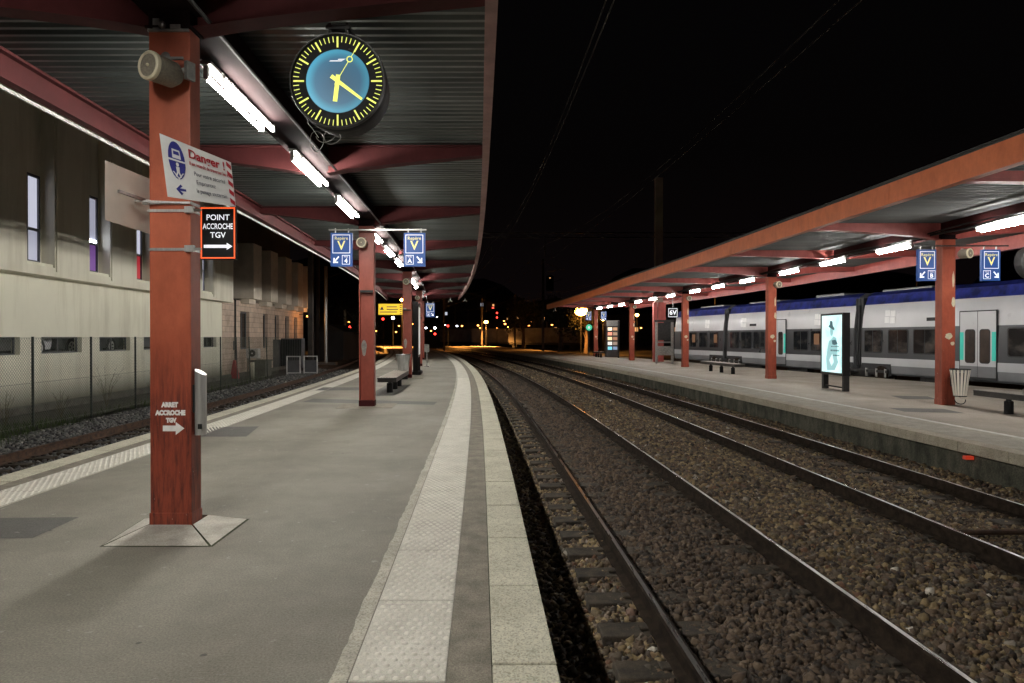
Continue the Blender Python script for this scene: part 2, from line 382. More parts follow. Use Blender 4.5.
def text(parent, s, size, m4, mat, align='CENTER', name='lettering', bold=0, ext=.001, sx=1):
    cu = bpy.data.curves.new(name, 'FONT'); cu.body = s; cu.size = size; cu.align_x = align; cu.align_y = 'CENTER'
    cu.extrude = ext; cu.offset = bold; cu.resolution_u = 3; cu.materials.append(mat)
    tmp = bpy.data.objects.new(name + '_tmp', cu); me = bpy.data.meshes.new_from_object(tmp); bpy.data.objects.remove(tmp); bpy.data.curves.remove(cu)
    me.name = name
    me.transform(m4 @ Matrix.Diagonal((sx, 1, 1, 1)))
    o = bpy.data.objects.new(name, me); COL.objects.link(o); o.parent = parent; return o
def facing(x, y, z, ang=0):                                  # text plane whose normal points to -Y (ang=0), turned by ang about z
    return Matrix.Translation((x, y, z)) @ Matrix.Rotation(ang, 4, 'Z') @ Matrix.Rotation(PI / 2, 4, 'X')

def strip(mb, d0, d1, z, y0, y1, step=1.0, z1=None):
    ys = list(np.arange(y0, y1, step)) + [y1]
    mb.sweep([[P(d0, y, z), P(d1, y, z if z1 is None else z1)] for y in ys], closed=False)
    return mb
def curvebox(mb, d0, d1, z0, z1, y0, y1, step=1.0, xf=None):
    ys = list(np.arange(y0, y1, step)) + [y1]
    f = xf or EX
    mb.sweep([[(f(y) + d0, y, z0), (f(y) + d1, y, z0), (f(y) + d1, y, z1), (f(y) + d0, y, z1)] for y in ys])
    return mb

# ------------------------------------------------------------------ world, sky, camera
w = bpy.data.worlds.new('World'); SC.world = w; w.use_nodes = True
nt = w.node_tree; bg = nt.nodes['Background']
sky = nt.nodes.new('ShaderNodeTexSky'); sky.sky_type = 'NISHITA'; sky.sun_disc = False
sky.sun_elevation = math.radians(-4); sky.sun_rotation = math.radians(200)
nt.links.new(sky.outputs['Color'], bg.inputs['Color']); bg.inputs['Strength'].default_value = .02
tcw = N(nt, 'ShaderNodeTexCoord'); sw = N(nt, 'ShaderNodeSeparateXYZ'); nt.links.new(tcw.outputs['Generated'], sw.inputs[0])
gw_ = ramp(nt, sw.outputs['Z'], [(0, (.019, .009, .0065)), (.06, (.009, .0055, .006)), (.25, (.0035, .0028, .003)), (1, (.0018, .0015, .0015))])
b2_ = nt.nodes.new('ShaderNodeBackground'); nt.links.new(gw_, b2_.inputs['Color']); b2_.inputs['Strength'].default_value = .3
ads = nt.nodes.new('ShaderNodeAddShader'); nt.links.new(bg.outputs[0], ads.inputs[0]); nt.links.new(b2_.outputs[0], ads.inputs[1])
nt.links.new(ads.outputs[0], nt.nodes['World Output'].inputs['Surface'])
cam_d = bpy.data.cameras.new('camera'); cam = bpy.data.objects.new('camera', cam_d); COL.objects.link(cam)
cam_d.sensor_width = 36; cam_d.lens = 24.01; cam_d.clip_end = 3000; cam_d.clip_start = .05
cam.location = (0, 0, CAMZ); cam.rotation_euler = (math.radians(90 - .38), 0, 0)
SC.camera = cam
SC.view_settings.view_transform = 'Standard'; SC.view_settings.look = 'None'; SC.view_settings.exposure = 0
SC.render.engine = 'CYCLES'
SC.cycles.use_denoising = True
SC.cycles.max_bounces = 6; SC.cycles.diffuse_bounces = 4; SC.cycles.sample_clamp_indirect = 6

# ------------------------------------------------------------------ ground and platforms
RT = -.43                                                     # top of rail
g = MB(); g.quad((-900, -60, -.74), (900, -60, -.74), (900, 1500, -.74), (-900, 1500, -.74))
struct(g.build('ground', M['soil']), 'dark bare earth under and around the whole railway yard')

# near platform
Y0, Y1 = -6, 150
mb = MB(); strip(mb, -5.6 + .30 + .20 + .43, -.94, 0, Y0, Y1)
plat = struct(mb.build('platform', M['asphalt']), 'long curved near platform of grey worn asphalt')
mb = MB()
for d0, d1 in ((-.51, -.305), (-5.295, -5.1)): strip(mb, d0, d1, -.003, Y0, Y1)
mb.build('asphalt_strip', M['gap'], plat)
mb = MB()
for d0, d1 in ((-.318, -.296), (-5.308, -5.29)): strip(mb, d0, d1, -.012, Y0, Y1)
mb.build('mossy_joint', M['seam'], plat)
mb = MB()
for side, (da, db) in ((1, (-.30, 0)), (-1, (-5.6, -5.30))):
    y = -5.83
    while y < 60:
        ya, yb = y + .007, y + .993; jz = random.uniform(-.003, .003)
        mb.sweep([[P(da, q, -.16), P(db, q, -.16), P(db, q, .004 + jz), P(da, q, .004 + jz)] for q in (ya, yb)])
        y += 1.0
    curvebox(mb, da, db, -.16, .002, 60.2, Y1, 2)
mb.build('coping', M['coping'], plat, bevel=.008)
mb = MB()
curvebox(mb, -5.5, -.1, -.9, -.17, Y0, Y1)
mb.build('platform_wall', M['platform_wall'], plat)
# tactile paving tiles with blisters
mb = MB()
for side in (1, -1):
    a, b_ = (-.94, -.51) if side == 1 else (-5.1, -4.67)
    y = -5.37
    while y < 60:
        ya, yb = y + .006, y + .922
        mb.sweep([[P(a, q, -.1), P(b_, q, -.1), P(b_, q, .003), P(a, q, .003)] for q in (ya, yb)])
        y += .93
    curvebox(mb, a, b_, -.1, .003, 60, Y1, 2)
mb.build('tactile_paving', M['tactile'], plat, bevel=.004)
mb = MB()
for side in (1, -1): strip(mb, -.945 if side == 1 else -5.11, -.51 if side == 1 else -4.66, -.008, Y0, Y1)
mb.build('tile_joint', M['seam'], plat)
mb = MB()
for side in (1, -1):
    a = -.94 if side == 1 else -5.1
    y = -5.37 + .93 * (9 if side == 1 else 12)
    for ti in range(24 if side == 1 else 14):
        for r in range(16):
            yy = y + .03 + r * .0575
            for c in range(7):
                xx = a + .035 + c * .058 + (.029 if r % 2 else 0)
                if xx > a + .42: continue
                cx, cy = EX(yy) + xx, yy; n = len(mb.v); sg = 8
                for rr, hz in ((.0175, .003), (.0135, .0085), (.006, .0115)):
                    mb.v += [(cx + rr * math.cos(2 * PI * j / sg), cy + rr * math.sin(2 * PI * j / sg), hz) for j in range(sg)]
                for q in (0, sg):
                    for j in range(sg): mb.face((n + q + j, n + q + (j + 1) % sg, n + q + sg + (j + 1) % sg, n + q + sg + j))
                mb.face(tuple(n + 2 * sg + j for j in range(sg)))
        y += .93
o = mb.build('tactile_blisters', M['blister'], plat, smooth=True)
# worn pale border beside the tiles, with a wandering edge
mb = MB(); ys = np.arange(-6, 60, .07); fr = []
for side in (1, -1):
    fr = []; wv = .1
    for y in ys:
        wv = .075 + .006 * math.sin(y * 1.7 + side) * math.sin(y * 5.3) + random.uniform(-.006, .008)
        wv *= max(.0, min(1, 1.15 - y / 40))
        if side == 1: fr.append([P(-.945 - wv, y, .004), P(-.945, y, .004)])
        else: fr.append([P(-4.665, y, .004), P(-4.665 + wv * .5, y, .004)])
    mb.sweep(fr, closed=False)
mb.build('worn_border', M['border'], plat)
# darker asphalt repairs
for quad in ([(-4.6, 5.1), (-3.62, 5.15), (-3.65, 5.75), (-4.7, 5.7)], [(-5.0, 10.4), (-4.05, 10.4), (-4.3, 11.6), (-5.05, 11.5)],
             [(-4.9, 15.9), (-1.75, 15.3), (-1.75, 15.95), (-4.9, 16.8)], [(-5.6, 19.4), (-4.2, 19.4), (-4.3, 20.6), (-5.7, 20.6)],
             [(-3.75, 17.6), (-3.05, 17.6), (-3.2, 21.6), (-3.95, 21.6)]):
    mb = MB(); mb.quad(*[(x, y, .004) for x, y in quad]); mb.build('asphalt_patch', M['patch'], plat)

# far platform
def FE(Y): return EX(Y) + 7.0                                  # its edge on the main tracks
TO = Vector((16.2, 21.7, 0)); TS = -.19
def TX(Y): return TO.x + TS * (Y - TO.y)                       # side of the parked train
FZ = -.08
ys = list(np.arange(-6, 120, 1.0))
mb = MB(); mb.sweep([[(FE(y) + 1.3, y, FZ), (max(FE(y) + 2.6, TX(y) - 1.3), y, FZ)] for y in ys], closed=False)
fp = struct(mb.build('far_platform', M['asphalt_far']), 'far platform of pale asphalt between the main tracks and the train')
mb = MB(); mb.sweep([[(FE(y) + .28, y, FZ - .002), (FE(y) + 1.2, y, FZ - .002)] for y in ys], closed=False)
mb.build('asphalt_strip', M['gap_far'], fp)
mb = MB(); mb.sweep([[(FE(y) + 1.17, y, FZ + .002), (FE(y) + 1.31, y, FZ + .002)] for y in ys], closed=False)
mb.build('white_line', M['line'], fp)
mb = MB(); y = -5.5
while y < 70:
    mb.sweep([[(FE(q) + a, q, FZ + b_) for a, b_ in ((0, -.16), (.28, -.16), (.28, .003), (0, .003))] for q in (y + .005, y + .995)]); y += 1
mb.sweep([[(FE(q) + a, q, FZ + b_) for a, b_ in ((0, -.16), (.28, -.16), (.28, .003), (0, .003))] for q in range(70, 120, 2)])
mb.sweep([[(max(FE(y) + 2.6, TX(y) - 1.3) + a, y, FZ + b_) for a, b_ in ((0, -.2), (.3, -.2), (.3, .003), (0, .003))] for y in ys])
mb.build('coping', M['coping_far'], fp, bevel=.008)
mb = MB(); mb.sweep([[(FE(y) + .1, y, -.9), (max(FE(y) + 2.6, TX(y) - 1.15), y, -.9), (max(FE(y) + 2.6, TX(y) - 1.15), y, FZ - .17), (FE(y) + .1, y, FZ - .17)] for y in ys])
mb.build('platform_wall', M['platform_wall'], fp)
mb = MB(); mb.quad((10.1 + 0, 17.6, FZ + .004), (10.9, 17.5, FZ + .004), (11.2, 18.4, FZ + .004), (10.3, 18.6, FZ + .004))
mb.quad((8.4, 14.6, FZ + .004), (9.5, 14.3, FZ + .004), (9.6, 15.2, FZ + .004), (8.5, 15.4, FZ + .004))
mb.build('asphalt_patch', M['patch'], fp)

# ------------------------------------------------------------------ ballast
def bz(d):                                                     # surface height against offset, main tracks
    return float(np.interp(d, [0, .35, .75, .98, 1.2, 2.15, 2.4, 3.0, 3.4, 3.9, 4.4, 4.75, 5.65, 6.1, 6.6, 7.0],
                           [-.74, -.70, -.63, -.628, -.622, -.622, -.63, -.55, -.495, -.545, -.63, -.632, -.632, -.63, -.6, -.6]))
mb = MB(); ds = [-.05, .35, .75, 1.7, 2.6, 3.0, 3.4, 3.9, 4.4, 5.2, 6.1, 6.6, 7.1]
mb.sweep([[P(d, y, bz(d) - .03 + .015 * math.sin(y * 2.1 + d * 3)) for d in ds] for y in np.arange(-3, 140, .7)], closed=False)
bed = struct(mb.build('ballast_bed', M['ballast_bed']), 'dark ballast bed under the two main tracks')
mb = MB()
mb.sweep([[P(d, y, z) for d, z in ((-10.6, -.62), (-9.6, -.6), (-8.6, -.66), (-5.5, -.66))] for y in np.arange(-3, 140, .7)], closed=False)
struct(mb.build('ballast_bed', M['ballast_bed']), 'dark ballast bed under the single side track by the fence')

ICO = []
ph = (1 + 5 ** .5) / 2
IV = np.array([(-1, ph, 0), (1, ph, 0), (-1, -ph, 0), (1, -ph, 0), (0, -1, ph), (0, 1, ph), (0, -1, -ph), (0, 1, -ph), (ph, 0, -1), (ph, 0, 1), (-ph, 0, -1), (-ph, 0, 1)], float) / 1.902
IF = np.array([(0, 11, 5), (0, 5, 1), (0, 1, 7), (0, 7, 10), (0, 10, 11), (1, 5, 9), (5, 11, 4), (11, 10, 2), (10, 7, 6), (7, 1, 8), (3, 9, 4), (3, 4, 2), (3, 2, 6), (3, 6, 8), (3, 8, 9), (4, 9, 5), (2, 4, 11), (6, 2, 10), (8, 6, 7), (9, 8, 1)])
CV = np.array([(x, y, z) for z in (-1, 1) for y in (-1, 1) for x in (-1, 1)], float)
CF = np.array([t for q in ((0, 2, 3, 1), (4, 5, 7, 6), (0, 1, 5, 4), (2, 6, 7, 3), (0, 4, 6, 2), (1, 3, 7, 5)) for t in ((q[0], q[1], q[2]), (q[0], q[2], q[3]))])
def scatter(name, mat, zones, hf, label, avoid=None):
    Cs = []; Rs = []; Ds = []
    for y0, y1, d0, d1, dens, r0, r1 in zones:
        n = int((y1 - y0) * (d1 - d0) * dens)
        Y = rng.uniform(y0, y1, n); D = rng.uniform(d0, d1, n)
        X = np.interp(Y, _ys, _xs) + D
        vis = np.abs(X) < Y * .82 + .6
        Y, D, X = Y[vis], D[vis], X[vis]
        r = rng.uniform(r0, r1, len(Y)) * rng.choice([1, 1, .65, 1.35], len(Y))
        Z = hf(D) + rng.uniform(-.02, .012, len(Y))
        Cs.append(np.stack([X, Y, Z], 1)); Rs.append(r); Ds.append(D)
    C = np.concatenate(Cs); D_ = np.concatenate(Ds); R = np.concatenate(Rs); n = len(C)
    q = rng.normal(size=(n, 4)); q /= np.linalg.norm(q, axis=1)[:, None]
    a, b, c, d = q.T
    RM = np.stack([np.stack([1 - 2 * (c * c + d * d), 2 * (b * c - a * d), 2 * (b * d + a * c)], 1),
                   np.stack([2 * (b * c + a * d), 1 - 2 * (b * b + d * d), 2 * (c * d - a * b)], 1),
                   np.stack([2 * (b * d - a * c), 2 * (c * d + a * b), 1 - 2 * (b * b + c * c)], 1)], 1)
    S = rng.uniform(.65, 1.25, (n, 1, 3)); J = rng.uniform(-.34, .34, (n, 8, 3))
    V = (CV[None] + J) * S * R[:, None, None] * .72
    V = np.einsum('nij,nkj->nki', RM, V) + C[:, None, :]
    F = (CF[None] + (np.arange(n) * 8)[:, None, None]).reshape(-1, 3)
    me = bpy.data.meshes.new(name); nv = n * 8; nf = len(F)
    me.vertices.add(nv); me.vertices.foreach_set('co', V.reshape(-1))
    me.loops.add(nf * 3); me.loops.foreach_set('vertex_index', F.reshape(-1).astype(np.int32))
    me.polygons.add(nf); me.polygons.foreach_set('loop_start', np.arange(0, nf * 3, 3, dtype=np.int32))
    try: me.polygons.foreach_set('loop_total', np.full(nf, 3, np.int32))
    except Exception: pass
    at = me.attributes.new('tint', 'FLOAT', 'POINT')
    t = rng.uniform(0, .97, n); t[rng.uniform(size=n) < .002] = 1.0
    t = np.where((D_[:n] > .9) & (D_[:n] < 2.5), t * .45, t)  # near track stones darkened: platform shadow and oil put into the tint
    at.data.foreach_set('value', np.repeat(t, 8).astype(np.float32))
    me.materials.append(mat); me.update(calc_edges=True); me.validate()
    o = bpy.data.objects.new(name, me); COL.objects.link(o)
    o['kind'] = 'stuff'; o['label'] = label; o['category'] = 'ballast'
    return o
vbz = lambda D: np.interp(D, [0, .35, .75, .98, 1.2, 2.15, 2.4, 3.0, 3.4, 3.9, 4.4, 4.75, 5.65, 6.1, 6.6, 7.0], [-.74, -.70, -.63, -.628, -.622, -.622, -.63, -.55, -.495, -.545, -.63, -.632, -.632, -.63, -.6, -.6])
scatter('ballast', M['stones'], [(2.4, 9, .02, 7, 1500, .014, .031), (9, 19, .02, 7, 800, .018, .034), (19, 34, .02, 7, 260, .024, .042), (34, 60, .05, 7, 60, .034, .055)],
        vbz, 'brown and olive crushed stone ballast around the two main tracks')
scatter('ballast', M['stones_grey'], [(8, 20, -10.2, -5.9, 260, .024, .042), (20, 45, -10.2, -5.7, 100, .03, .05)],
        lambda D: np.interp(D, [-10.6, -9.6, -8.6, -5.5], [-.6, -.58, -.645, -.645]), 'grey crushed stone ballast around the side track by the fence')

# ------------------------------------------------------------------ tracks
HW = .036
RP = [(-.07, -.16), (.07, -.16), (.07, -.148), (.012, -.13), (.009, -.05), (HW, -.042), (HW, -.008), (HW - .019, 0), (-HW + .019, 0), (-HW, -.008), (-HW, -.042), (-.009, -.05), (-.012, -.13), (-.07, -.148)]
def track(axis, label, y0, y1, head, side, rails=(-.7175 - .036, .7175 + .036), ns=95, ys=-1.0, blk=True):
    t = thing('railway_track', label, 'railway track', (EX(8) + axis, 8, RT))
    for rd in rails:
        mb = MB(); frames = []
        for y in list(np.arange(y0, 60, 1.0)) + list(np.arange(60, y1, 3.0)):
            frames.append([(EX(y) + axis + rd + a - t.location.x, y - t.location.y, b_) for a, b_ in RP])
        n = len(RP)
        for i in range(len(frames) - 1):
            pass
        mb.sweep(frames)
        # material 1 on the running surface
        cnt = 0
        for i in range(len(frames) - 1):
            for j in range(n):
                mb.mi[cnt] = 1 if j in (7,) else 0
                cnt += 1
        me = bpy.data.meshes.new('rail'); me.from_pydata(mb.v, [], mb.f); me.materials.append(side); me.materials.append(head)
        me.polygons.foreach_set('material_index', mb.mi); me.update()
        import bmesh
        bm = bmesh.new(); bm.from_mesh(me); bmesh.ops.recalc_face_normals(bm, faces=bm.faces); bm.to_mesh(me); bm.free()
        o = bpy.data.objects.new('rail', me); COL.objects.link(o); o.parent = t
    mb = MB()
    for s in (-1, 1):
        c = s * .75
        n0 = len(mb.v)
        prof = [(-.145, -.36), (.145, -.36), (.125, -.165), (-.125, -.165)]
        mb.prism(prof, 'x', c - .42, c + .42)
        for k in (-1, 1): mb.box(c + k * .1 - .035, c + k * .1 + .035, -.05, .05, -.164, -.14)
    mb.bar((-.4, 0, -.25), (.4, 0, -.25), .06, .06)
    sl0 = None; y = ys
    for k in range(ns):
        if sl0 is None: o = sl0 = mb.build('sleeper', M['sleeper'], t, bevel=.012)
        else: o = sl0.copy(); COL.objects.link(o); o.parent = t
        o.location = (EX(y) + axis - t.location.x, y - t.location.y, random.uniform(-.008, .008)); o.rotation_euler = (0, 0, yaw(y))
        y += .6
    return t
track(1.68, 'railway track with two shiny rails running closest beside the near platform edge', -3, 150, M['rail_head'], M['rail_side'], ys=2.6, ns=70)
track(5.2, 'railway track beside the far platform with rusty rod between its rails', -3, 150, M['rail_head'], M['rail_side'], ys=4.2, ns=70)
track(-7.5, 'rusty brown single track between the near platform and the mesh fence', -3, 150, M['rail_rust'], M['rail_rust'], ys=9, ns=40)
# track under the train
t = thing('railway_track', 'railway track running underneath the silver and blue train', 'railway track', (TO.x, TO.y, RT), math.atan(.19))
for xx in (.72, 2.2):
    mb = MB(); mb.prism([(a + xx, b_) for a, b_ in RP], 'y', -18, 60); mb.build('rail', M['rail_side'], t)
mb = MB(); mb.quad((TX(0) - .4, 0, -.63), (TX(0) + 9, 0, -.63), (TX(90) + 9, 90, -.63), (TX(90) - .4, 90, -.63))
struct(mb.build('ballast_bed', M['ballast_bed']), 'dark ballast bed beneath the parked train')
# rod between the rails
mb = MB(); mb.tube([(0, 0, 0), (1.15, -.05, .03)], .03, 8); mb.tube([(.05, .04, .0), (1.0, .02, .02)], .015, 6)
tag(mb.build('point_rod', M['rail_rust']), 'rusty orange rod lying across the far main track', 'rod', loc=(4.75, 7.25, RT - .13))

# ------------------------------------------------------------------ near canopy
CD = 2.87 + CAMZ                                               # deck height
can = thing('platform_canopy', 'dark corrugated canopy with red beams over the near platform', 'canopy')
ya, yb = -4.0, 47.2
def corrug(y0, y1, xl, xr, z, pitch=.15, h=.035, tilt=None):
    mb = MB(); fr = []; y = y0
    while y < y1:
        for dy, hz in ((0, 0), (.045, 0), (.07, h), (.125, h)):
            q = y + dy; fr.append([(xl(q), q, z + hz), (xr(q), q, z + hz)])
        y += pitch
    mb.sweep(fr, closed=False); return mb
corrug(ya, yb, lambda q: EX(q) - 5.14, lambda q: EX(q) - .28, CD).build('roof_deck', M['deck'], can)
mb = MB(); curvebox(mb, -5.2, -.22, CD + .06, CD + .09, ya, yb); mb.build('roof_cover', M['dark_metal'], can)
mb = MB(); curvebox(mb, -.27, -.22, CD - .30, CD + .06, ya, yb); curvebox(mb, -.32, -.27, CD - .30, CD - .285, ya, yb)
mb.build('edge_fascia', M['fascia'], can)
mb = MB(); curvebox(mb, -5.139, -5.07, CD - .035, CD - .004, ya, yb); curvebox(mb, -5.2, -5.14, CD - .30, CD + .06, ya, yb); curvebox(mb, -5.14, -5.08, CD - .30, CD - .285, ya, yb)
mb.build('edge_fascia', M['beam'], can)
mb = MB(); curvebox(mb, -5.225, -5.204, CD - .355, CD - .315, ya, yb); mb.build('gutter', M['gutter'], can)
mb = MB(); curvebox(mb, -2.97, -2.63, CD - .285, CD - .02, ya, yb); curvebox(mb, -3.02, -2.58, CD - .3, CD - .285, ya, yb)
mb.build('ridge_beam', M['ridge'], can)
PY = [-4.7 + .0, 5.52, 15.07, 25.5, 35.9, 46.2]
bys = []
for i in range(len(PY) - 1): bys += [PY[i], (PY[i] + PY[i + 1]) / 2]
bys += [PY[-1]]
for y in bys[1:]:
    for s, (xa, xb) in (('l', (-2.97, -5.14)), ('r', (-2.63, -.28))):
        mb = MB(); n_ = 8; top = CD - .01
        xs = [xa + (xb - xa) * i / n_ for i in range(n_ + 1)]
        zb = [CAMZ + 2.46 + .27 * (i / n_) ** .8 for i in range(n_ + 1)]
        x0 = EX(y)
        mb.sweep([[(x0 + x, y - .012, z), (x0 + x, y + .012, z), (x0 + x, y + .012, top), (x0 + x, y - .012, top)] for x, z in zip(xs, zb)])
        mb.sweep([[(x0 + x, y - .1, z - .014), (x0 + x, y + .1, z - .014), (x0 + x, y + .1, z), (x0 + x, y - .1, z)] for x, z in zip(xs, zb)])
        mb.sweep([[(x0 + x, y - .1, top - .014), (x0 + x, y + .1, top - .014), (x0 + x, y + .1, top), (x0 + x, y - .1, top)] for x, z in zip(xs, zb)])
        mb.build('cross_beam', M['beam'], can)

# ------------------------------------------------------------------ columns
def column_root(label, mat, h=3.95, recess=True):
    t = thing('platform_column', label, 'column')
    W, D = .163, .125
    mb = MB()
    # flanges left and right, web set back, full plate above
    if recess:
        mb.box(-W, -W + .02, -D, D, .02, h); mb.box(W - .02, W, -D, D, .02, h)
        mb.box(-W + .02, W - .02, -.012, .012, .02, 2.55); mb.box(-W + .02, W - .02, -D + .004, D - .004, 2.55, h)
        mb.build('shaft', mat, t, bevel=.004)
        mb = MB(); mb.box(-W + .021, W - .021, -D + .006, -.013, 2.50, 2.548); mb.build('stiffener', M['dark_metal'], t)
    else:
        mb.box(-W, W, -D, D, .02, h); mb.build('shaft', mat, t, bevel=.01)
    mb = MB(); mb.box(-W - .006, W + .006, -D - .006, D + .006, 0, .13); mb.build('base_plate', M['beam'] if recess else mat, t, bevel=.004)
    mb = MB(); mb.box(-W - .02, W + .02, -D - .03, D + .03, h, h + .02); mb.box(-W, W, -D, D, h + .02, h + .16); mb.build('head_plate', M['ridge'], t)
    return t
GP = 'red steel columns under the near canopy'
c1 = column_root('nearest red column, with rust streaks and white stencilled arrow', M['red_worn'], recess=False)
c1.location = (EX(5.52) - 2.8, 5.52, 0); c1['group'] = GP
c1.location.x = -2.70; c1.location.y = 5.483; c1.scale = (1, .7, 1)
mb = MB()
def fq(*pts): mb.quad(*[(a, b5 / .7, z) for a, b5, z in pts])
fq((-.27, -.53, .005), (.495, -.53, .005), (.17, -.1, .04), (-.17, -.1, .04)); fq((.51, -.52, .005), (.49, .2, .005), (.17, .2, .04), (.178, -.092, .04))
fq((-.285, -.52, .005), (-.178, -.092, .04), (-.17, .2, .04), (-.37, .2, .005)); fq((-.37, .21, .005), (-.17, .205, .04), (.17, .205, .04), (.49, .21, .005))
mb.build('footing_slab', M['footing'], c1)
mb = MB(); mb.quad((-.38, .215 / .7, .003), (-.29, -.545 / .7, .003), (.53, -.545 / .7, .003), (.51, .215 / .7, .003)); mb.build('footing_joint', M['seam'], c1)
# stencil
F = -.1255
text(c1, 'ARRET', .05, facing(-.005, F - .001, .985), M['stencil'], bold=.004, sx=.85)
text(c1, 'ACCROCHE', .05, facing(.0, F - .001, .922), M['stencil'], bold=.004, sx=.85)
text(c1, 'TGV', .046, facing(.005, F - .001, .862), M['stencil'], bold=.004, sx=.85)
def arrow_mb(x0, x1, z, w, y):
    mb = MB(); s = 1 if x1 > x0 else -1; L = abs(x1 - x0); hd = min(L * .4, w * 1.9)
    pts = [(0, -w / 2), (L - hd, -w / 2), (L - hd, -w * 1.15), (L, 0), (L - hd, w * 1.15), (L - hd, w / 2), (0, w / 2)]
    n = len(mb.v); mb.v += [(x0 + s * a, y, z + b_) for a, b_ in pts]; mb.face(tuple(range(n, n + 7))); return mb
arrow_mb(-.06, .11, .80, .045, F - .003).build('arrow', M['stencil'], c1)
c2 = column_root('red column with grey smear, second from the camera, blue signs above', M['red'])
c2.location = (EX(15.07) - 2.8, 15.07, 0); c2['group'] = GP; c2.rotation_euler.z = yaw(15)
mb = MB(); mb.box(-.6, .6, -.5, .5, -.02, .006); o = mb.build('footing_slab', M['gap'], c2)
mb = MB(); mb.prism([(-.07 + .055 * math.cos(a) * (1 + .2 * math.sin(3 * a)), 1.28 + .18 * math.sin(a)) for a in np.linspace(0, 2 * PI, 18)[:-1]], 'y', -.018, -.014); mb.build('paint_smear', M['galv'], c2)
dup(c2, (EX(25.5) - 2.8, 25.5, 0), yaw(25.5), 'third red column, with yellow sign and waste bin at its foot')
dup(c2, (EX(35.9) - 2.8, 35.9, 0), yaw(35.9), 'fourth red column, beyond the tall notice board')
dup(c2, (EX(46.2) - 2.8, 46.2, 0), yaw(46.2), 'last red column at the end of the near canopy')

GP2 = 'red steel columns under the far canopy'
f1 = column_root('far canopy red column with white peeled stickers and slatted bin', M['red_far'], h=3.9, recess=False)
f1.location = (XR(16.2), 16.2, FZ); f1['group'] = GP2; f1.rotation_euler.z = yaw(16)
rr = random.Random(3)
mb = MB()
for cx, cz, a, b_ in ((.11, 2.95, .03, .2), (.11, 2.42, .045, .12), (.0, 1.62, .09, .08), (.09, 1.45, .05, .05)):
    mb.prism([(cx + a * math.cos(t_) * rr.uniform(.75, 1.1), cz + b_ * math.sin(t_) * rr.uniform(.75, 1.1)) for t_ in np.linspace(0, 2 * PI, 14)[:-1]], 'y', -.129, -.126)
mb.build('peeled_sticker', M['cream'], f1)
f2l = ['second column of the far canopy, beside the bench and glowing poster stand', 'third column of the far canopy, with white patches, beside grey notice frame',
       'fourth column of the far canopy, right of the lit display cabinet', 'last column at the far end of the far canopy']
for yy, lb in zip((26.3, 36.5, 46.8, 57), f2l): dup(f1, (XR(yy), yy, FZ), yaw(yy), lb)

# ------------------------------------------------------------------ far canopy
FD = 2.72 + CAMZ
cf = thing('platform_canopy', 'orange red edged canopy with row of strip lights over the far platform', 'canopy')
fa, fb = -2, 58.5
FL = lambda q: EX(q) + 6.95 + max(0, q - 32) * .04
FR = lambda q: XR(q) + 3.2
corrug(fa, fb, lambda q: FL(q) + .07, lambda q: FR(q) - .03, FD - .02).build('roof_deck', M['deck_far'], cf)
mb = MB(); yy_ = list(np.arange(fa, fb, 1.0)) + [fb]
mb.sweep([[(FL(q), q, FD + .02), (FR(q), q, FD + .02), (FR(q), q, FD + .05), (FL(q), q, FD + .05)] for q in yy_]); mb.build('roof_cover', M['dark_metal'], cf)
mb = MB(); mb.sweep([[(FL(q), q, FD - .35), (FL(q) + .06, q, FD - .35), (FL(q) + .06, q, FD + .018), (FL(q), q, FD + .018)] for q in yy_])
mb.sweep([[(FL(q) + .06, q, FD - .35), (FL(q) + .16, q, FD - .35), (FL(q) + .16, q, FD - .335), (FL(q) + .06, q, FD - .335)] for q in yy_])
for q in np.arange(2, 58, 3.4): mb.box(FL(q) - .006, FL(q) - .001, q - .015, q + .015, FD - .345, FD + .015)
mb.build('edge_fascia', M['fascia_far'], cf)
mb = MB(); mb.sweep([[(FL(q) - .02, q, FD + .052), (FL(q) + .3, q, FD + .052), (FL(q) + .3, q, FD + .075), (FL(q) - .02, q, FD + .075)] for q in yy_]); mb.build('roof_edge_strip', M['dark_metal'], cf)
mb = MB(); mb.sweep([[(FR(q), q, FD - .38), (FR(q) + .06, q, FD - .38), (FR(q) + .06, q, FD + .018), (FR(q), q, FD + .018)] for q in yy_])
mb.sweep([[(FR(q) - .12, q, FD - .38), (FR(q), q, FD - .38), (FR(q), q, FD - .36), (FR(q) - .12, q, FD - .36)] for q in yy_])
mb.build('edge_fascia', M['beam_far'], cf)
mb = MB(); mb.sweep([[(XR(q) - .12, q, FD - .32), (XR(q) + .12, q, FD - .32), (XR(q) + .12, q, FD - .03), (XR(q) - .12, q, FD - .03)] for q in yy_]); mb.build('ridge_beam', M['beam'], cf)
FPY = [6.0, 16.2, 26.3, 36.5, 46.8, 57]
fbys = []
for i in range(len(FPY) - 1): fbys += [FPY[i], (FPY[i] + FPY[i + 1]) / 2]
fbys += [57]
for y in fbys:
    main = y in FPY
    for xa, xb in ((XR(y) - .12, FL(y) + .06), (XR(y) + .12, FR(y))):
        n_ = 10; mb = MB(); top = FD - .025
        xs = [xa + (xb - xa) * i / n_ for i in range(n_ + 1)]
        zb = [CAMZ + (2.3 if main else 2.42) + (.22 if main else .1) * min(1, (i / n_) * 1.5) ** .7 for i in range(n_ + 1)]
        mb.sweep([[(x, y - .012, z), (x, y + .012, z), (x, y + .012, top), (x, y - .012, top)] for x, z in zip(xs, zb)])
        mb.sweep([[(x, y - .1, z - .014), (x, y + .1, z - .014), (x, y + .1, z), (x, y - .1, z)] for x, z in zip(xs, zb)])
        mb.build('cross_beam', M['beam_far'], cf)

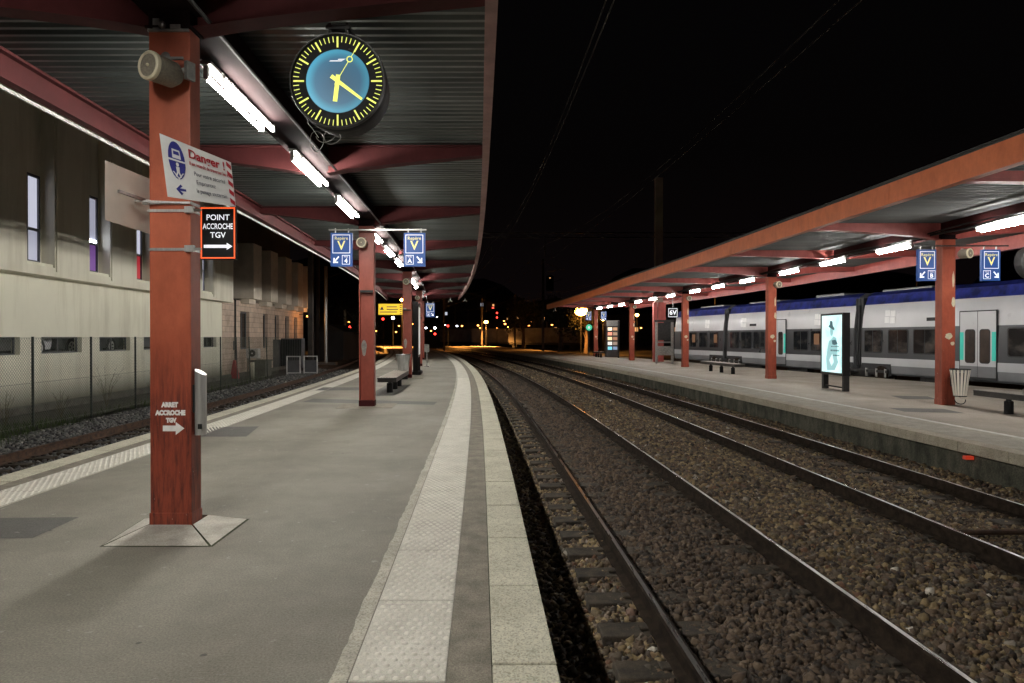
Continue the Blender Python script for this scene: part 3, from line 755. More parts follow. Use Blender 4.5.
# ------------------------------------------------------------------ strip lights
def fixture(label, tm, group, tl=.8):
    t = thing('strip_light', label, 'light', group=group)
    mb = MB(); mb.box(-.075, .03, -tl - .06, tl + .16, .055, .085); mb.build('housing', M['galv'], t)
    mb = MB()
    for x, z, dy in ((-.035, -.04, 0), (.035, .015, .2)):
        for e in (-1, 1): mb.box(x - .02, x + .02, e * tl - .02 + dy, e * tl + .02 + dy, z - .025, z + .1 if x < 0 else .07)
    mb.build('lamp_holder', M['galv'], t)
    for x, z, dy in ((-.035, -.04, 0), (.035, .015, .2)):
        mb = MB(); mb.tube([(x, -tl + .03 + dy, z), (x, tl - .03 + dy, z)], .024, 8); mb.build('tube', tm, t, smooth=True)
    return t
ordn = ['first', 'second', 'third', 'fourth', 'fifth', 'sixth', 'seventh', 'eighth', 'ninth', 'tenth', 'eleventh', 'twelfth', 'thirteenth', 'fourteenth', 'fifteenth', 'sixteenth']
G1 = 'strip lights under the ridge beam of the near canopy'
ly = []
for i in range(5):
    p0 = [-4.7, 5.52, 15.07, 25.5, 35.9][i]
    ly += [p0 + 1.6, p0 + 4.5, p0 + 7.4]
ly = [y for y in ly if y > -3.5]
first = None; k = 0
for y in ly:
    if y < 3: lab = 'lit twin strip light overhead behind the viewpoint, under the near canopy'
    else:
        lab = 'lit twin strip light under the near canopy, %s counted from the clock' % ordn[k]; k += 1
    loc = (EX(y) - 2.85, y, CAMZ + 2.44)
    if first is None: first = fixture(lab, M['tube'], G1); first.location = loc; first.rotation_euler.z = yaw(y)
    else: dup(first, loc, yaw(y), lab)
G2 = 'strip lights along the column line of the far canopy'
ly = []
for p0 in FPY[:-1]: ly += [p0 + 1.7, p0 + 4.9, p0 + 8.0]
first = None; k = 0
for y in ly:
    out = y < 13
    if out: lab = 'lit strip light of the far canopy, closer than its first visible column'
    else:
        lab = 'lit strip light of the far canopy, %s from the near end of its row' % ordn[k]; k += 1
    loc = (XR(y) - .17, y, CAMZ + 2.31)
    if first is None: first = fixture(lab, M['tube_far'], G2, .7); first.location = loc; first.rotation_euler.z = yaw(y)
    else: dup(first, loc, yaw(y), lab)
# conduit along the lights, far canopy
mb = MB(); mb.tube([(XR(q) - .35, q, CAMZ + 2.4 + .02 * math.sin(q * 2)) for q in np.arange(0, 58, 1.0)], .03, 6)
mb.tube([(XR(q) - .42, q, CAMZ + 2.44 + .03 * math.sin(q * 1.3 + 1)) for q in np.arange(0, 58, 1.0)], .018, 6)
tag(mb.build('cable_conduit', M['dark_metal']), 'grey cables running beside the strip lights of the far canopy', 'cable')
mb = MB(); mb.tube([(EX(q) - 2.5, q, CAMZ + 2.49) for q in np.arange(-2, 47, 1.0)], .018, 6)
tag(mb.build('cable_conduit', M['dark_metal']), 'thin conduit running beside the strip lights of the near canopy', 'cable')

# ------------------------------------------------------------------ loudspeakers
def speaker(label, loc, rz, s=1):
    t = thing('loudspeaker', label, 'loudspeaker', loc, rz, 'round loudspeakers on the columns')
    mb = MB(); mb.tube([(0, 0, 0), (0, .02, 0), (0, .2, 0), (0, .25, 0)], [.098 * s, .1 * s, .095 * s, .06 * s], 20); mb.build('body', M['grille'], t, smooth=True)
    mb = MB(); mb.disc((0, -.012, 0), (0, -1, 0), .083 * s, 24); mb.build('grille', M['grille'], t)
    mb = MB()
    fr = [[(r * s * math.cos(a), yy, r * s * math.sin(a)) for r, yy in ((.08, -.015), (.092, -.024), (.104, -.012), (.104, .015), (.09, .015))] for a in np.linspace(0, 2 * PI, 25)]
    mb.sweep(fr, caps=False); mb.build('rim', M['cream'], t, smooth=True)
    mb = MB(); mb.ball((0, -.018, 0), .012 * s, 8, 6); mb.build('centre_cap', M['cream'], t)
    mb = MB(); mb.bar((.0, .2, 0), (.12, .25, .05), .025, .03); mb.bar((.0, .14, .1 * s), (.07, .24, .13), .02, .02); mb.box(.1, .13, .22, .3, -.04, .1); mb.build('bracket', M['galv'], t)
    return t
speaker('cream rimmed loudspeaker on the nearest red column', (-2.71, 5.12, CAMZ + 2.03), math.radians(-24), 1.05)
mb = MB(); mb.box(-.16, .16, 0, .02, 0, .02); mb.ball((-.04, -.01, .045), .03, 8, 6); mb.box(.02, .1, -.01, .03, .02, .05); mb.box(-.12, -.07, 0, .03, .02, .1)
mb.ball((-.03, .03, -.19), .043, 12, 8, 1, .5, 1); mb.tube([(-.03, .01, -.2), (-.04, 0, -.27), (-.0, -.02, -.33)], .006, 5)
tag(mb.build('junction_box', M['galv']), 'small grey cable fittings at the top of the nearest column', 'junction box', loc=(-2.7, 5.375, CAMZ + 2.4))
speaker('loudspeaker near the top of the second red column', (EX(15.07) - 2.86, 14.75, CAMZ + 2.04), 0, 1.05)
speaker('loudspeaker near the top of the third red column', (EX(25.5) - 2.8, 25.15, CAMZ + 2.04), 0, 1.1)
speaker('loudspeaker near the top of the fourth red column', (EX(35.9) - 2.85, 35.6, CAMZ + 2.04), 0, 1.1)
speaker('loudspeaker at the top of the far platform column that carries the bin', (XR(16.2) + .28, 15.75, CAMZ + 1.93), math.radians(25), 1.1)
speaker('loudspeaker at the top of the far platform column beside the poster stand', (XR(26.3) + .2, 26.0, CAMZ + 2.0), math.radians(20), 1.2)
speaker('loudspeaker on the third column of the far canopy', (XR(36.5) + .16, 36.2, CAMZ + 2.05), math.radians(10), 1.2)
speaker('loudspeaker on the fourth column of the far canopy', (XR(46.8) + .16, 46.5, CAMZ + 2.05), math.radians(10), 1.2)

# ------------------------------------------------------------------ clock
ck = thing('station_clock', 'round black station clock with glowing blue dial and yellow hands', 'clock', (-1.455, 5.72, CAMZ + 2.135))
R = .4
mb = MB(); mb.tube([(0, .0, 0), (0, .02, 0), (0, .1, 0), (0, .3, 0), (0, .33, 0)], [R - .012, R, R, R - .02, R - .08], 56); mb.build('case', M['black'], ck, smooth=True)
mb = MB(); mb.disc((0, -.004, 0), (0, -1, 0), R * .965, 56, R * .655); mb.build('hour_ring', M['black'], ck)
mb = MB(); fr = [[(r * R * math.cos(a), yy, r * R * math.sin(a)) for r, yy in ((.955, -.005), (.965, -.028), (.99, -.03), (1.0, -.01), (1.0, .01))] for a in np.linspace(0, 2 * PI, 57)]
mb.sweep(fr, closed=False); mb.build('rim', M['dark_metal'], ck, smooth=True)
m, nt, b = new_mat('glowing_blue_dial')
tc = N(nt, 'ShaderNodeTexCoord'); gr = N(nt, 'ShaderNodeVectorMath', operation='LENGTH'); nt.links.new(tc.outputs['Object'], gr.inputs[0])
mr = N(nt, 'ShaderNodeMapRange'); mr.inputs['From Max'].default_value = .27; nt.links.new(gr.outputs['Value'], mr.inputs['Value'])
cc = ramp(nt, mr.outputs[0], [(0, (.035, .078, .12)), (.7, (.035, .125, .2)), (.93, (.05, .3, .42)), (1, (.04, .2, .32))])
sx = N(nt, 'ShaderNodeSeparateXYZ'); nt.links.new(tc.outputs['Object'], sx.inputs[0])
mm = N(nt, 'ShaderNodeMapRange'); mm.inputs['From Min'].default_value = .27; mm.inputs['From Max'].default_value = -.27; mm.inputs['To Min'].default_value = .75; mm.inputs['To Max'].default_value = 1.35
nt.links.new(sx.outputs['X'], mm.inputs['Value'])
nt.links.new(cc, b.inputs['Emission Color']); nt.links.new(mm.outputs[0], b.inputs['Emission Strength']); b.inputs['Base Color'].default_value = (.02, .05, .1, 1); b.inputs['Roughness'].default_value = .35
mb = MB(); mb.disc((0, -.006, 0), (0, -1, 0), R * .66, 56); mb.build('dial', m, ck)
ylw = emis('glowing_yellow_mark', (.78, .83, .16), 1.0, (.5, .5, .1))
mb = MB()
for i in range(60):
    a = 2 * PI * i / 60; L0, L1, wd = (.7, .925, .014) if i % 5 == 0 else (.81, .93, .0065)
    rd = Vector((math.sin(a), 0, math.cos(a))); tg = Vector((math.cos(a), 0, -math.sin(a))); yv = Vector((0, -.009, 0))
    mb.quad(*[rd * (r * R) + tg * (s * wd / 2) + yv for r, s in ((L0, -1), (L1, -1), (L1, 1), (L0, 1))])
mb.build('minute_mark', ylw, ck)
def hand(name, ang, l0, l1, w0, w1, y, ring=False):
    a = math.radians(ang); rd = Vector((math.sin(a), 0, math.cos(a))); tg = Vector((math.cos(a), 0, -math.sin(a))); mb = MB()
    mb.sweep([[rd * (l0 * R) + tg * w0 / 2 + Vector((0, y, 0)), rd * (l0 * R) - tg * w0 / 2 + Vector((0, y, 0)), rd * (l0 * R) - tg * w0 / 2 + Vector((0, y + .003, 0)), rd * (l0 * R) + tg * w0 / 2 + Vector((0, y + .003, 0))],
              [rd * (l1 * R) + tg * w1 / 2 + Vector((0, y, 0)), rd * (l1 * R) - tg * w1 / 2 + Vector((0, y, 0)), rd * (l1 * R) - tg * w1 / 2 + Vector((0, y + .003, 0)), rd * (l1 * R) + tg * w1 / 2 + Vector((0, y + .003, 0))]])
    if ring: mb.disc(rd * (.51 * R) + Vector((0, y, 0)), (0, -1, 0), .027, 20, .018)
    mb.build(name, ylw, ck)
hand('hour_hand', 187, -.13, .43, .036, .036, -.014)
hand('minute_hand', 127, -.16, .64, .034, .02, -.02)
hand('second_hand', 31, -.1, .45, .006, .005, -.026, True); hand('second_hand_tip', 31, .58, .7, .005, .004, -.026)
mb = MB()
for z0, xa, xb in ((.163, -.07, .03), (.176, .0, .05)): mb.quad((xa, -.009, z0), (xb, -.009, z0), (xb + .02, -.009, z0 + .009), (xa + .01, -.009, z0 + .009))
mb.build('maker_mark', M['white_lit'], ck)
mb = MB(); mb.box(-.085, -.06, .02, .3, .37, .5); mb.box(.06, .085, .02, .3, .37, .5); mb.box(-.1, .1, .0, .32, .44, .47); mb.build('hanger', M['dark_metal'], ck)
mb = MB()
def loop(cx, cz, rx, rz_, y, a0=0, a1=2 * PI): return [(cx + rx * math.cos(a), y + .02 * math.sin(2 * a), cz + rz_ * math.sin(a)) for a in np.linspace(a0, a1, 22)]
mb.tube([(-.28, .06, -.27), (-.26, .05, -.34), (-.21, .04, -.40), (-.17, .03, -.46)], .004, 5)
mb.tube(loop(-.185, -.49, .055, .085, .04), .0035, 5); mb.tube(loop(-.06, -.455, .07, .055, .05, PI * .7, PI * 2.2), .0035, 5); mb.tube(loop(-.12, -.44, .08, .05, .06, PI, PI * 2), .0035, 5)
mb.build('cable_loop', M['galv'], ck)

# ------------------------------------------------------------------ signs on the nearest column
def ray(x, y, Y): return Vector(((x - 512) / 683 * Y, Y, CAMZ - (y - 337) / 683 * Y))
TL, BL, TR, BR = Vector((-2.551, 4.95, 2.994)), Vector((-2.493, 4.95, 2.537)), Vector((-2.18, 5.3, 2.873)), Vector((-2.142, 5.3, 2.531))
ds_ = thing('danger_sign', 'white danger sign with navy pictogram beside the nearest column', 'sign', TL)
def dpt(u, v, off=0):
    a = TL.lerp(TR, u); b_ = BL.lerp(BR, u); p = a.lerp(b_, v) - TL
    nn = (TR - TL).cross(BL - TL).normalized()
    if nn.dot(Vector((0, -1, 0)) + Vector((1, 0, 0))) < 0: nn = -nn
    return p + nn * off
mb = MB(); mb.sweep([[dpt(0, 0, 0), dpt(1, 0, 0), dpt(1, 1, 0), dpt(0, 1, 0)], [dpt(0, 0, .006), dpt(1, 0, .006), dpt(1, 1, .006), dpt(0, 1, .006)]]); mb.build('board', M['white_board'], ds_)
def dpoly(pts, mat, name, off=.009):
    mb = MB(); n = len(pts); mb.v += [tuple(dpt(u, v, off)) for u, v in pts]; mb.face(tuple(range(n))); mb.build(name, mat, ds_)
def ell(cu, cv, ru, rv, n=24, a0=0, a1=2 * PI): return [(cu + ru * math.cos(a), cv + rv * math.sin(a)) for a in np.linspace(a0, a1, n)]
dpoly(ell(.19, .36, .115, .32)[:-1], M['navy'], 'pictogram_disc')
dpoly([(.135, .18), (.24, .18), (.25, .33), (.13, .33)], M['white_board'], 'pictogram', .011)
dpoly([(.15, .21), (.225, .21), (.23, .27), (.148, .27)], M['navy'], 'pictogram', .013)
dpoly([(.07, .35), (.31, .35), (.31, .38), (.07, .38)], M['white_board'], 'pictogram', .011)
dpoly(ell(.19, .43, .02, .035, 12)[:-1], M['white_board'], 'pictogram', .011)
dpoly([(.165, .47), (.215, .47), (.21, .56), (.235, .64), (.215, .64), (.19, .57), (.165, .64), (.145, .64), (.17, .56)], M['white_board'], 'pictogram', .011)
dpoly([(.11, .56), (.13, .56), (.19, .655), (.25, .56), (.27, .56), (.19, .685)], M['white_board'], 'pictogram', .012)
dpoly([(.13, .85), (.2, .76), (.225, .79), (.185, .83), (.27, .83), (.27, .87), (.185, .87), (.225, .91), (.2, .945)], M['navy'], 'arrow')
# red and white hazard edge
for k in range(5):
    v0 = .02 + k * .2; dpoly([(.92, v0), (.99, v0 + .07), (.99, min(1, v0 + .17)), (.92, v0 + .1)], M['crimson'], 'hazard_stripe')
def dtext(s, u0, v, h, mat, bold=0, wd=1):
    o_ = dpt(u0, v, .014); ux = (dpt(.93, v) - dpt(u0, v)).normalized(); vz = (dpt(u0, v - .1) - dpt(u0, v)).normalized()
    nz = ux.cross(vz).normalized(); vy = nz.cross(ux)
    m4 = Matrix(((ux.x, vz.x, nz.x, o_.x), (ux.y, vz.y, nz.y, o_.y), (ux.z, vz.z, nz.z, o_.z), (0, 0, 0, 1)))
    text(ds_, s, h, m4, mat, 'LEFT', bold=bold, ext=0, sx=wd)
dtext('Danger !', .36, .17, .092, M['crimson'], .002, .85)
dtext('Il est interdit de traverser les voies', .36, .34, .037, M['crimson'], .0008, .62)
dtext('Pour votre sécurité', .41, .51, .043, M['greyprint'], .0004, .68)
dtext('Empruntez', .43, .66, .043, M['greyprint'], 0, .75)
dtext('le passage souterrain', .42, .82, .043, M['greyprint'], .0004, .62)

bs = thing('sign_board', 'plain back of a pale sign board behind the nearest column', 'sign', (-2.97, 4.99, CAMZ + .855))
mb = MB(); mb.sweep([[(0, 0, 0), (0, 0, .435), (.0, .008, .435), (0, .008, 0)], [(.06, .75, -.03), (.06, .75, .42), (.052, .757, .42), (.052, .757, -.03)]]); mb.build('board', M['board_back'], bs)
mb = MB(); mb.bar((.03, .12, .235), (.1, .42, .215), .02, .022); mb.build('bracket', M['galv'], bs)

cl = thing('sign_clamp', 'steel strap clamps holding the signs round the nearest column', 'clamp', (-2.7, 5.52, 0))
for z, ex in ((CAMZ + .985, 0), (CAMZ + 1.045, 0), (CAMZ + .68, 0)):
    mb = MB(); mb.box(-.168, .168, -.133, -.127, z, z + .022); mb.box(.166, .172, -.133, .13, z, z + .022); mb.box(-.172, -.166, -.133, .13, z, z + .022)
    mb.build('strap', M['steel'], cl)
mb = MB()
for z in (CAMZ + .985, CAMZ + .68): mb = MB(); mb.box(.13, .2, -.16, -.125, z - .01, z + .04); mb.bar((.19, -.14, z + .01), (.27, -.155, z + .01), .02, .02); mb.build('clamp_block', M['steel'], cl)
mb = MB(); mb.box(-.2, -.15, -.16, -.12, CAMZ + 1.04, CAMZ + 1.08); mb.bar((-.4, -.2, CAMZ + 1.065), (.165, -.137, CAMZ + 1.055), .014, .014)
mb.build('clamp_block', M['steel'], cl)

ps = thing('coupling_point_sign', 'black sign with glowing orange border reading point accroche', 'sign', (-2.305, 5.36, CAMZ + .815))
mb = MB(); mb.box(-.142, .142, 0, .025, -.208, .208); mb.build('board', M['black'], ps, bevel=.004)
mb = MB()
for b4 in ((-.135, .135, .19, .2), (-.135, .135, -.2, -.19), (-.135, -.125, -.2, .2), (.125, .135, -.2, .2)): mb.quad((b4[0], -.003, b4[2]), (b4[1], -.003, b4[2]), (b4[1], -.003, b4[3]), (b4[0], -.003, b4[3]))
mb.build('border', M['orange_edge'], ps)
text(ps, 'POINT', .062, facing(0, -.003, .12), M['white_lit'], bold=.001, ext=0)
text(ps, 'ACCROCHE', .062, facing(0, -.003, .05), M['white_lit'], bold=.001, ext=0, sx=.7)
text(ps, 'TGV', .062, facing(0, -.003, -.018), M['white_lit'], bold=.001, ext=0)
arrow_mb(-.11, .115, -.105, .024, -.004).build('arrow', M['white_lit'], ps)

# ashtray cylinder
at_ = thing('ashtray', 'stainless steel wall ashtray on the side of the nearest column', 'ashtray', (-2.49, 5.46, CAMZ - .78))
mb = MB(); ring = [(.043 * math.cos(a), .05 * math.sin(a)) for a in np.linspace(0, 2 * PI, 25)[:-1]]
mb.sweep([[(x, y, z + (0 if i == 0 else -.6 * x if i == 2 else 0)) for x, y in ring] for i, z in enumerate((.0, .03, .5))]); mb.build('body', M['steel'], at_, smooth=True)
mb = MB(); mb.box(-.05, -.035, -.04, .04, .18, .4); mb.box(.0, .03, -.054, -.045, .05, .09); mb.build('mount', M['dark_metal'], at_)

# ------------------------------------------------------------------ hanging platform signs
def v_sign(label, loc, digit, small, right, rz=0, w=.46, h=.72):
    t = thing('platform_sign', label, 'sign', loc, rz, 'blue hanging signs marked V')
    mb = MB(); mb.box(-w / 2, w / 2, 0, .08, -h, 0); mb.build('panel', M['blue_sign'], t)
    for a in (-.14, .14): mb = MB(); mb.box(a - .012, a + .012, .03, .05, .0, .1); mb.build('hanger', M['galv'], t)
    def frame(x0, x1, z0, z1, q, mt, name='border'):
        mb = MB()
        for b4 in ((x0, x1, z1 - q, z1), (x0, x1, z0, z0 + q), (x0, x0 + q, z0 + q, z1 - q), (x1 - q, x1, z0 + q, z1 - q)): mb.quad((b4[0], -.004, b4[2]), (b4[1], -.004, b4[2]), (b4[1], -.004, b4[3]), (b4[0], -.004, b4[3]))
        mb.build(name, mt, t)
    frame(-w / 2 + .04, w / 2 - .04, -.44, -.04, .013, M['white_lit'])
    text(t, 'Repère', .1, facing(0, -.004, -.12), M['yellow_print'], ext=0)
    text(t, 'V', .27, facing(0, -.004, -.28), M['yellow_print'], ext=0, bold=.004)
    bx = .1 if not right else -.1
    frame(bx - .085, bx + .085, -.68, -.48, .01, M['white_lit'])
    text(t, 'Voie', .05, facing(bx, -.004, -.515), M['white_lit'], ext=0)
    text(t, digit, .13, facing(bx, -.004, -.605), M['white_lit'], ext=0, bold=.004)
    s = -1 if not right else 1; cx = -.11 * s * -1 if False else (.11 if right else -.11)
    mb = MB(); a = Vector((cx - s * .055, -.004, -.51)); e = Vector((cx + s * .06, -.004, -.65))
    mb.bar(a, e, .004, .032, up=(1, 0, 0)) if False else None
    dvec = (e - a).normalized(); nv = Vector((-dvec.z, 0, dvec.x))
    mb.quad(a + nv * .015, a - nv * .015, e - nv * .015, e + nv * .015)
    mb.quad(e, e - Vector((s * .1, 0, 0)), e - Vector((s * .1, 0, -.03)), e - Vector((0, 0, -.03)))
    mb.quad(e - Vector((s * .03, 0.001, 0)), e + Vector((0, -.001, 0)), e + Vector((0, -.001, .11)), e + Vector((-s * .03, -.001, .11)))
    mb.build('arrow', M['white_lit'], t)
    return t
v_sign('blue V sign with 4 and arrow down left, hanging on the near platform', (-3.67, 14.7, CAMZ + 2.24), '4', '', False)
v_sign('blue V sign with A and arrow down right, hanging on the near platform', (-2.1, 14.7, CAMZ + 2.24), 'A', '', True)
mb = MB(); mb.bar((-3.95, 14.74, CAMZ + 2.31), (-1.85, 14.74, CAMZ + 2.31), .03, .03)
tag(mb.build('sign_rail', M['galv']), 'thin steel rail carrying the two blue signs of the near platform', 'rail')
v_sign('blue V sign with B and arrow down left, hanging on the far platform', (9.6, 15.8, CAMZ + 2.02), 'B', '', False, w=.42)
v_sign('blue V sign with C and arrow down right, hanging on the far platform', (11.08, 15.8, CAMZ + 2.02), 'C', '', True, w=.42)
mb = MB(); mb.bar((9.3, 15.84, CAMZ + 2.11), (11.5, 15.84, CAMZ + 2.11), .03, .03)
tag(mb.build('sign_rail', M['dark_metal']), 'thin dark rail carrying the two blue signs of the far platform', 'rail')
v_sign('small blue V sign far away, hanging at the fourth near column', (-4.25, 35.5, CAMZ + 1.75), 'A', '', True)
v_sign('blue V sign hanging left of the last far canopy column', (6.35, 56.6, CAMZ + 2.1), 'B', '', False)
v_sign('blue V sign hanging right of the last far canopy column', (7.6, 56.6, CAMZ + 2.1), 'C', '', True)
# round dark object hanging at the edge of the frame, far platform
hd = thing('hanging_clock', 'dark back of a round clock hanging beside the blue C sign', 'clock', (11.3, 15.0, CAMZ + 1.82))
mb = MB(); mb.tube([(0, 0, 0), (0, .03, 0), (0, .25, 0)], [.36, .4, .4], 40); mb.build('case', M['dark_metal'], hd, smooth=True)
mb = MB(); mb.bar((0, .12, .38), (0, .12, .6), .04, .04); mb.build('hanger', M['dark_metal'], hd)
hd.location = (11.6, 15.0, CAMZ + 1.66)

ysn = thing('yellow_notice', 'bright yellow notice with black print fixed to the third near column', 'sign', (EX(25.5) - 3.4, 25.2, CAMZ + 1.02))
mb = MB(); mb.box(-.42, .46, 0, .03, -.2, .2); mb.build('board', M['yellow_sign'], ysn)
mb = MB()
for x0, x1, z in ((-.12, .26, .09), (-.12, .3, .0), (-.36, .26, -.1)): mb.quad((x0, -.003, z - .015), (x1, -.003, z - .015), (x1, -.003, z + .015), (x0, -.003, z + .015))
mb.build('print', M['greyprint'], ysn)
mb = MB(); mb.v += [(-.36, -.003, -.02), (-.22, -.003, -.02), (-.29, -.003, .12)]; mb.face((0, 1, 2)); mb.build('warning_triangle', M['greyprint'], ysn)
mb = MB()
for k in range(5): mb.quad((.36, -.004, -.18 + k * .075), (.44, -.004, -.18 + k * .075), (.44, -.004, -.15 + k * .075), (.36, -.004, -.15 + k * .075))
mb.build('checker_edge', M['greyprint'], ysn)
mb = MB(); mb.box(.45, .6, .01, .03, .0, .05); mb.build('bracket', M['galv'], ysn)

# ------------------------------------------------------------------ benches and bins
def bench(label, loc, rz, arm=False):
    t = thing('bench', label, 'bench', loc, rz, 'long metal benches on the platforms')
    L = 1.95
    mb = MB()
    pr = [(-.24, .43), (-.225, .455), (.225, .455), (.24, .43), (.22, .415), (-.22, .415)]
    for x in np.linspace(-.21, .21, 7): mb.box(x - .022, x + .022, -L, L, .436, .458)
    mb.build('seat', M['seatm'], t, bevel=.004)
    mb = MB()
    for x in (-.235, .235): mb.box(x - .012, x + .012, -L, L, .33, .425)
    for y in (-L, L): mb.box(-.223, .223, y - .012, y + .012, .33, .425)
    mb.build('apron', M['seat_edge_shade'], t)
    mb = MB(); mb.tube([(-.235, -L, .43), (-.235, L, .43)], .02, 8); mb.tube([(.235, -L, .43), (.235, L, .43)], .02, 8)
    for y in (-L, -.0, L): mb.tube([(-.235, y, .43), (.235, y, .43)], .018, 8)
    mb.build('frame', M['dark_metal'], t, smooth=True)
    for y in (-1.25, 0, 1.25):
        mb = MB(); mb.tube([(0, y, 0), (0, y, .04), (0, y, .26), (0, y, .28), (0, y, .42)], [.085, .085, .085, .05, .05], 14); mb.box(-.18, .18, y - .03, y + .03, .395, .418); mb.build('leg', M['black'], t, smooth=True)
    if arm:
        mb = MB(); mb.tube([(-.2, 0 - .25, .45), (-.2, -.24, .55), (-.2, -.1, .6), (-.2, .5, .6), (-.2, .62, .55), (-.2, .63, .45)], .016, 8); mb.build('armrest', M['galv'], t, smooth=True)
    return t
M['seatm'] = M_('bench_seat_metal', (.42, .38, .34), (.28, .25, .22), 14, .45, .5)  # pale against the apron, so the seat top is painted as lit
bench('grey metal bench beyond the second near column', (-3.42, 19.9, 0), yaw(20))
bench('grey metal bench between first and second far canopy columns', (9.45, 30.8, FZ), yaw(31))
b3 = bench('metal bench with hoop armrest at the edge of the frame by the bin', (10.38, 12.95, FZ), math.radians(2), True)
b4 = bench('dark metal bench beside the lit display cabinet far away', (6.85, 54.0, FZ), yaw(54)); b4.scale = (1, .55, 1)

b_ = thing('waste_bin', 'round metal waste bin in front of the third near column', 'waste bin', (-3.92, 24.6, 0))
mb = MB(); mb.tube([(0, 0, .0), (0, 0, .3)], .17, 20); mb.build('base', M['black'], b_, smooth=True)
mb = MB(); fr = []
for z, r in ((.3, .19), (.55, .21), (.88, .26)): fr.append([(r * math.cos(a) * (1 + .03 * math.sin(9 * a)), r * math.sin(a) * (1 + .03 * math.sin(9 * a)), z) for a in np.linspace(0, 2 * PI, 49)[:-1]])
mb.sweep(fr); mb.build('basket', M['steel'], b_, smooth=True)
mb = MB(); mb.tube([(.26 * math.cos(a), .26 * math.sin(a), .89) for a in np.linspace(0, 2 * PI, 24)], .02, 6); mb.build('rim', M['galv'], b_, smooth=True)
b2 = thing('slatted_bin', 'slatted waste bin with clear bag hanging by the far platform column', 'waste bin', (10.33, 15.74, FZ + .2)); b2.scale = (.74, .74, .84)
for i in range(16):
    if i: o = sl.copy(); COL.objects.link(o)
    else:
        mb = MB(); mb.bar((.17, 0, .05), (.275, 0, .78), .06, .006, up=(1, 0, 0)); sl = o = mb.build('slat', M['board_back'])
    o.parent = b2; o.rotation_euler.z = 2 * PI * i / 16
mb = MB(); mb.tube([(0, 0, .06), (0, 0, .2), (0, 0, .7)], [.13, .17, .24], 18); mb.build('bag', M['bag'], b2, smooth=True)
mb = MB()
for z, r in ((.78, .28), (.05, .175)): mb.tube([(r * math.cos(a), r * math.sin(a), z) for a in np.linspace(0, 2 * PI, 28)], .014, 6)
mb.tube([(.17 * math.cos(a), -.0 + .17 * math.sin(a) * .3, .05 + .12 * math.sin(a) - .1) for a in np.linspace(PI, 2 * PI, 10)], .014, 6)
mb.build('hoop', M['dark_metal'], b2, smooth=True)
mb = MB(); mb.box(-.1, .1, .27, .33, .3, .8); mb.bar((0, 0, .03), (0, .3, .1), .04, .03); mb.build('bracket', M['dark_metal'], b2)

# ------------------------------------------------------------------ notice board beyond the third near column
nb = thing('notice_board', 'tall notice board seen edge on beyond the third near column', 'notice board', (-3.95, 28.3, 0), yaw(28))
mb = MB(); mb.box(-.1, .1, -.85, -.72, 0, 2.95); mb.box(-.1, .1, .72, .85, 0, 2.95); mb.build('post', M['black'], nb)
mb = MB(); mb.box(-.09, .11, -.72, .72, .7, 2.9); mb.build('case', M['dark_metal'], nb)
mb = MB(); mb.quad((.113, -.66, .8), (.113, .66, .8), (.113, .66, 2.75), (.113, -.66, 2.75)); mb.build('poster', emis('pale_backlit_paper', (.75, .78, .7), .45, (.6, .6, .55)), nb)
mb = MB(); mb.box(-.2, .2, -.9, .9, 0, .12); mb.build('foot', M['black'], nb)
mb = MB(); mb.box(-.12, .12, -.08, .08, 0, .04); mb.tube([(0, 0, .04), (0, 0, .75)], .03, 8); mb.box(-.12, .12, -.05, .05, .75, 1.15)
tag(mb.build('ticket_validator', M['galv']), 'slim grey ticket validator on post beside the fourth near column', 'ticket validator', loc=(-4.35, 34.9, 0))

# ------------------------------------------------------------------ glowing poster stand on the far platform
ad = thing('poster_stand', 'poster stand with glowing pale turquoise advertisement on the far platform', 'poster stand', (9.72, 20.75, FZ), 0)
mb = MB(); mb.box(0, .2, -.72, .72, .45, 2.32); mb.build('case', M['black'], ad, bevel=.01)
mb = MB()
for b4_ in ((-.72, .72, 2.26, 2.32), (-.72, .72, .45, .53), (-.72, -.66, .53, 2.26), (.66, .72, .53, 2.26)): mb.box(-.02, -.001, b4_[0], b4_[1], b4_[2], b4_[3])
mb.build('frame', M['dark_metal'], ad)
mb = MB(); mb.box(.02, .18, -.72, -.6, 0, .45); mb.box(.02, .18, .6, .72, 0, .45); mb.box(.07, .13, -.6, .6, .08, .12); mb.build('leg', M['dark_metal'], ad)
m, nt, b = new_mat('advert_glow')
v = pos(nt, (1, 1, 1)); n1 = noise(nt, v, 2.2, 4); cc = ramp(nt, n1, [(.35, (.45, .76, .76)), (.5, (.66, .92, .9)), (.65, (.88, 1, .98))])
nt.links.new(cc, b.inputs['Emission Color']); b.inputs['Emission Strength'].default_value = 1.15; b.inputs['Base Color'].default_value = (.3, .4, .4, 1)
mb = MB(); mb.quad((-.005, -.66, .53), (-.005, .66, .53), (-.005, .66, 2.26), (-.005, -.66, 2.26)); mb.build('advertisement', m, ad)
inkm = emis('advert_ink', (.34, .62, .64), .95, (.1, .15, .15)); inkd = emis('advert_dark_ink', (.06, .16, .19), .7, (.05, .07, .07))
def adpoly(pts, mat, x=-.008, name='printed_figure'):
    mb = MB(); mb.v += [(x, -yy, z) for yy, z in pts]; mb.face(tuple(range(len(pts)))); mb.build(name, mat, ad)
adpoly([(-.05, 1.52), (.1, 1.62), (.3, 1.58), (.38, 1.35), (.33, 1.05), (.42, .85), (.2, .6), (-.3, .58), (-.36, .95), (-.25, 1.3), (-.18, 1.48)], inkm, name='printed_coat')
adpoly([(.0 + .11 * math.cos(a), 1.78 + .15 * math.sin(a)) for a in np.linspace(0, 2 * PI, 16)[:-1]], inkm, -.010, 'printed_face')
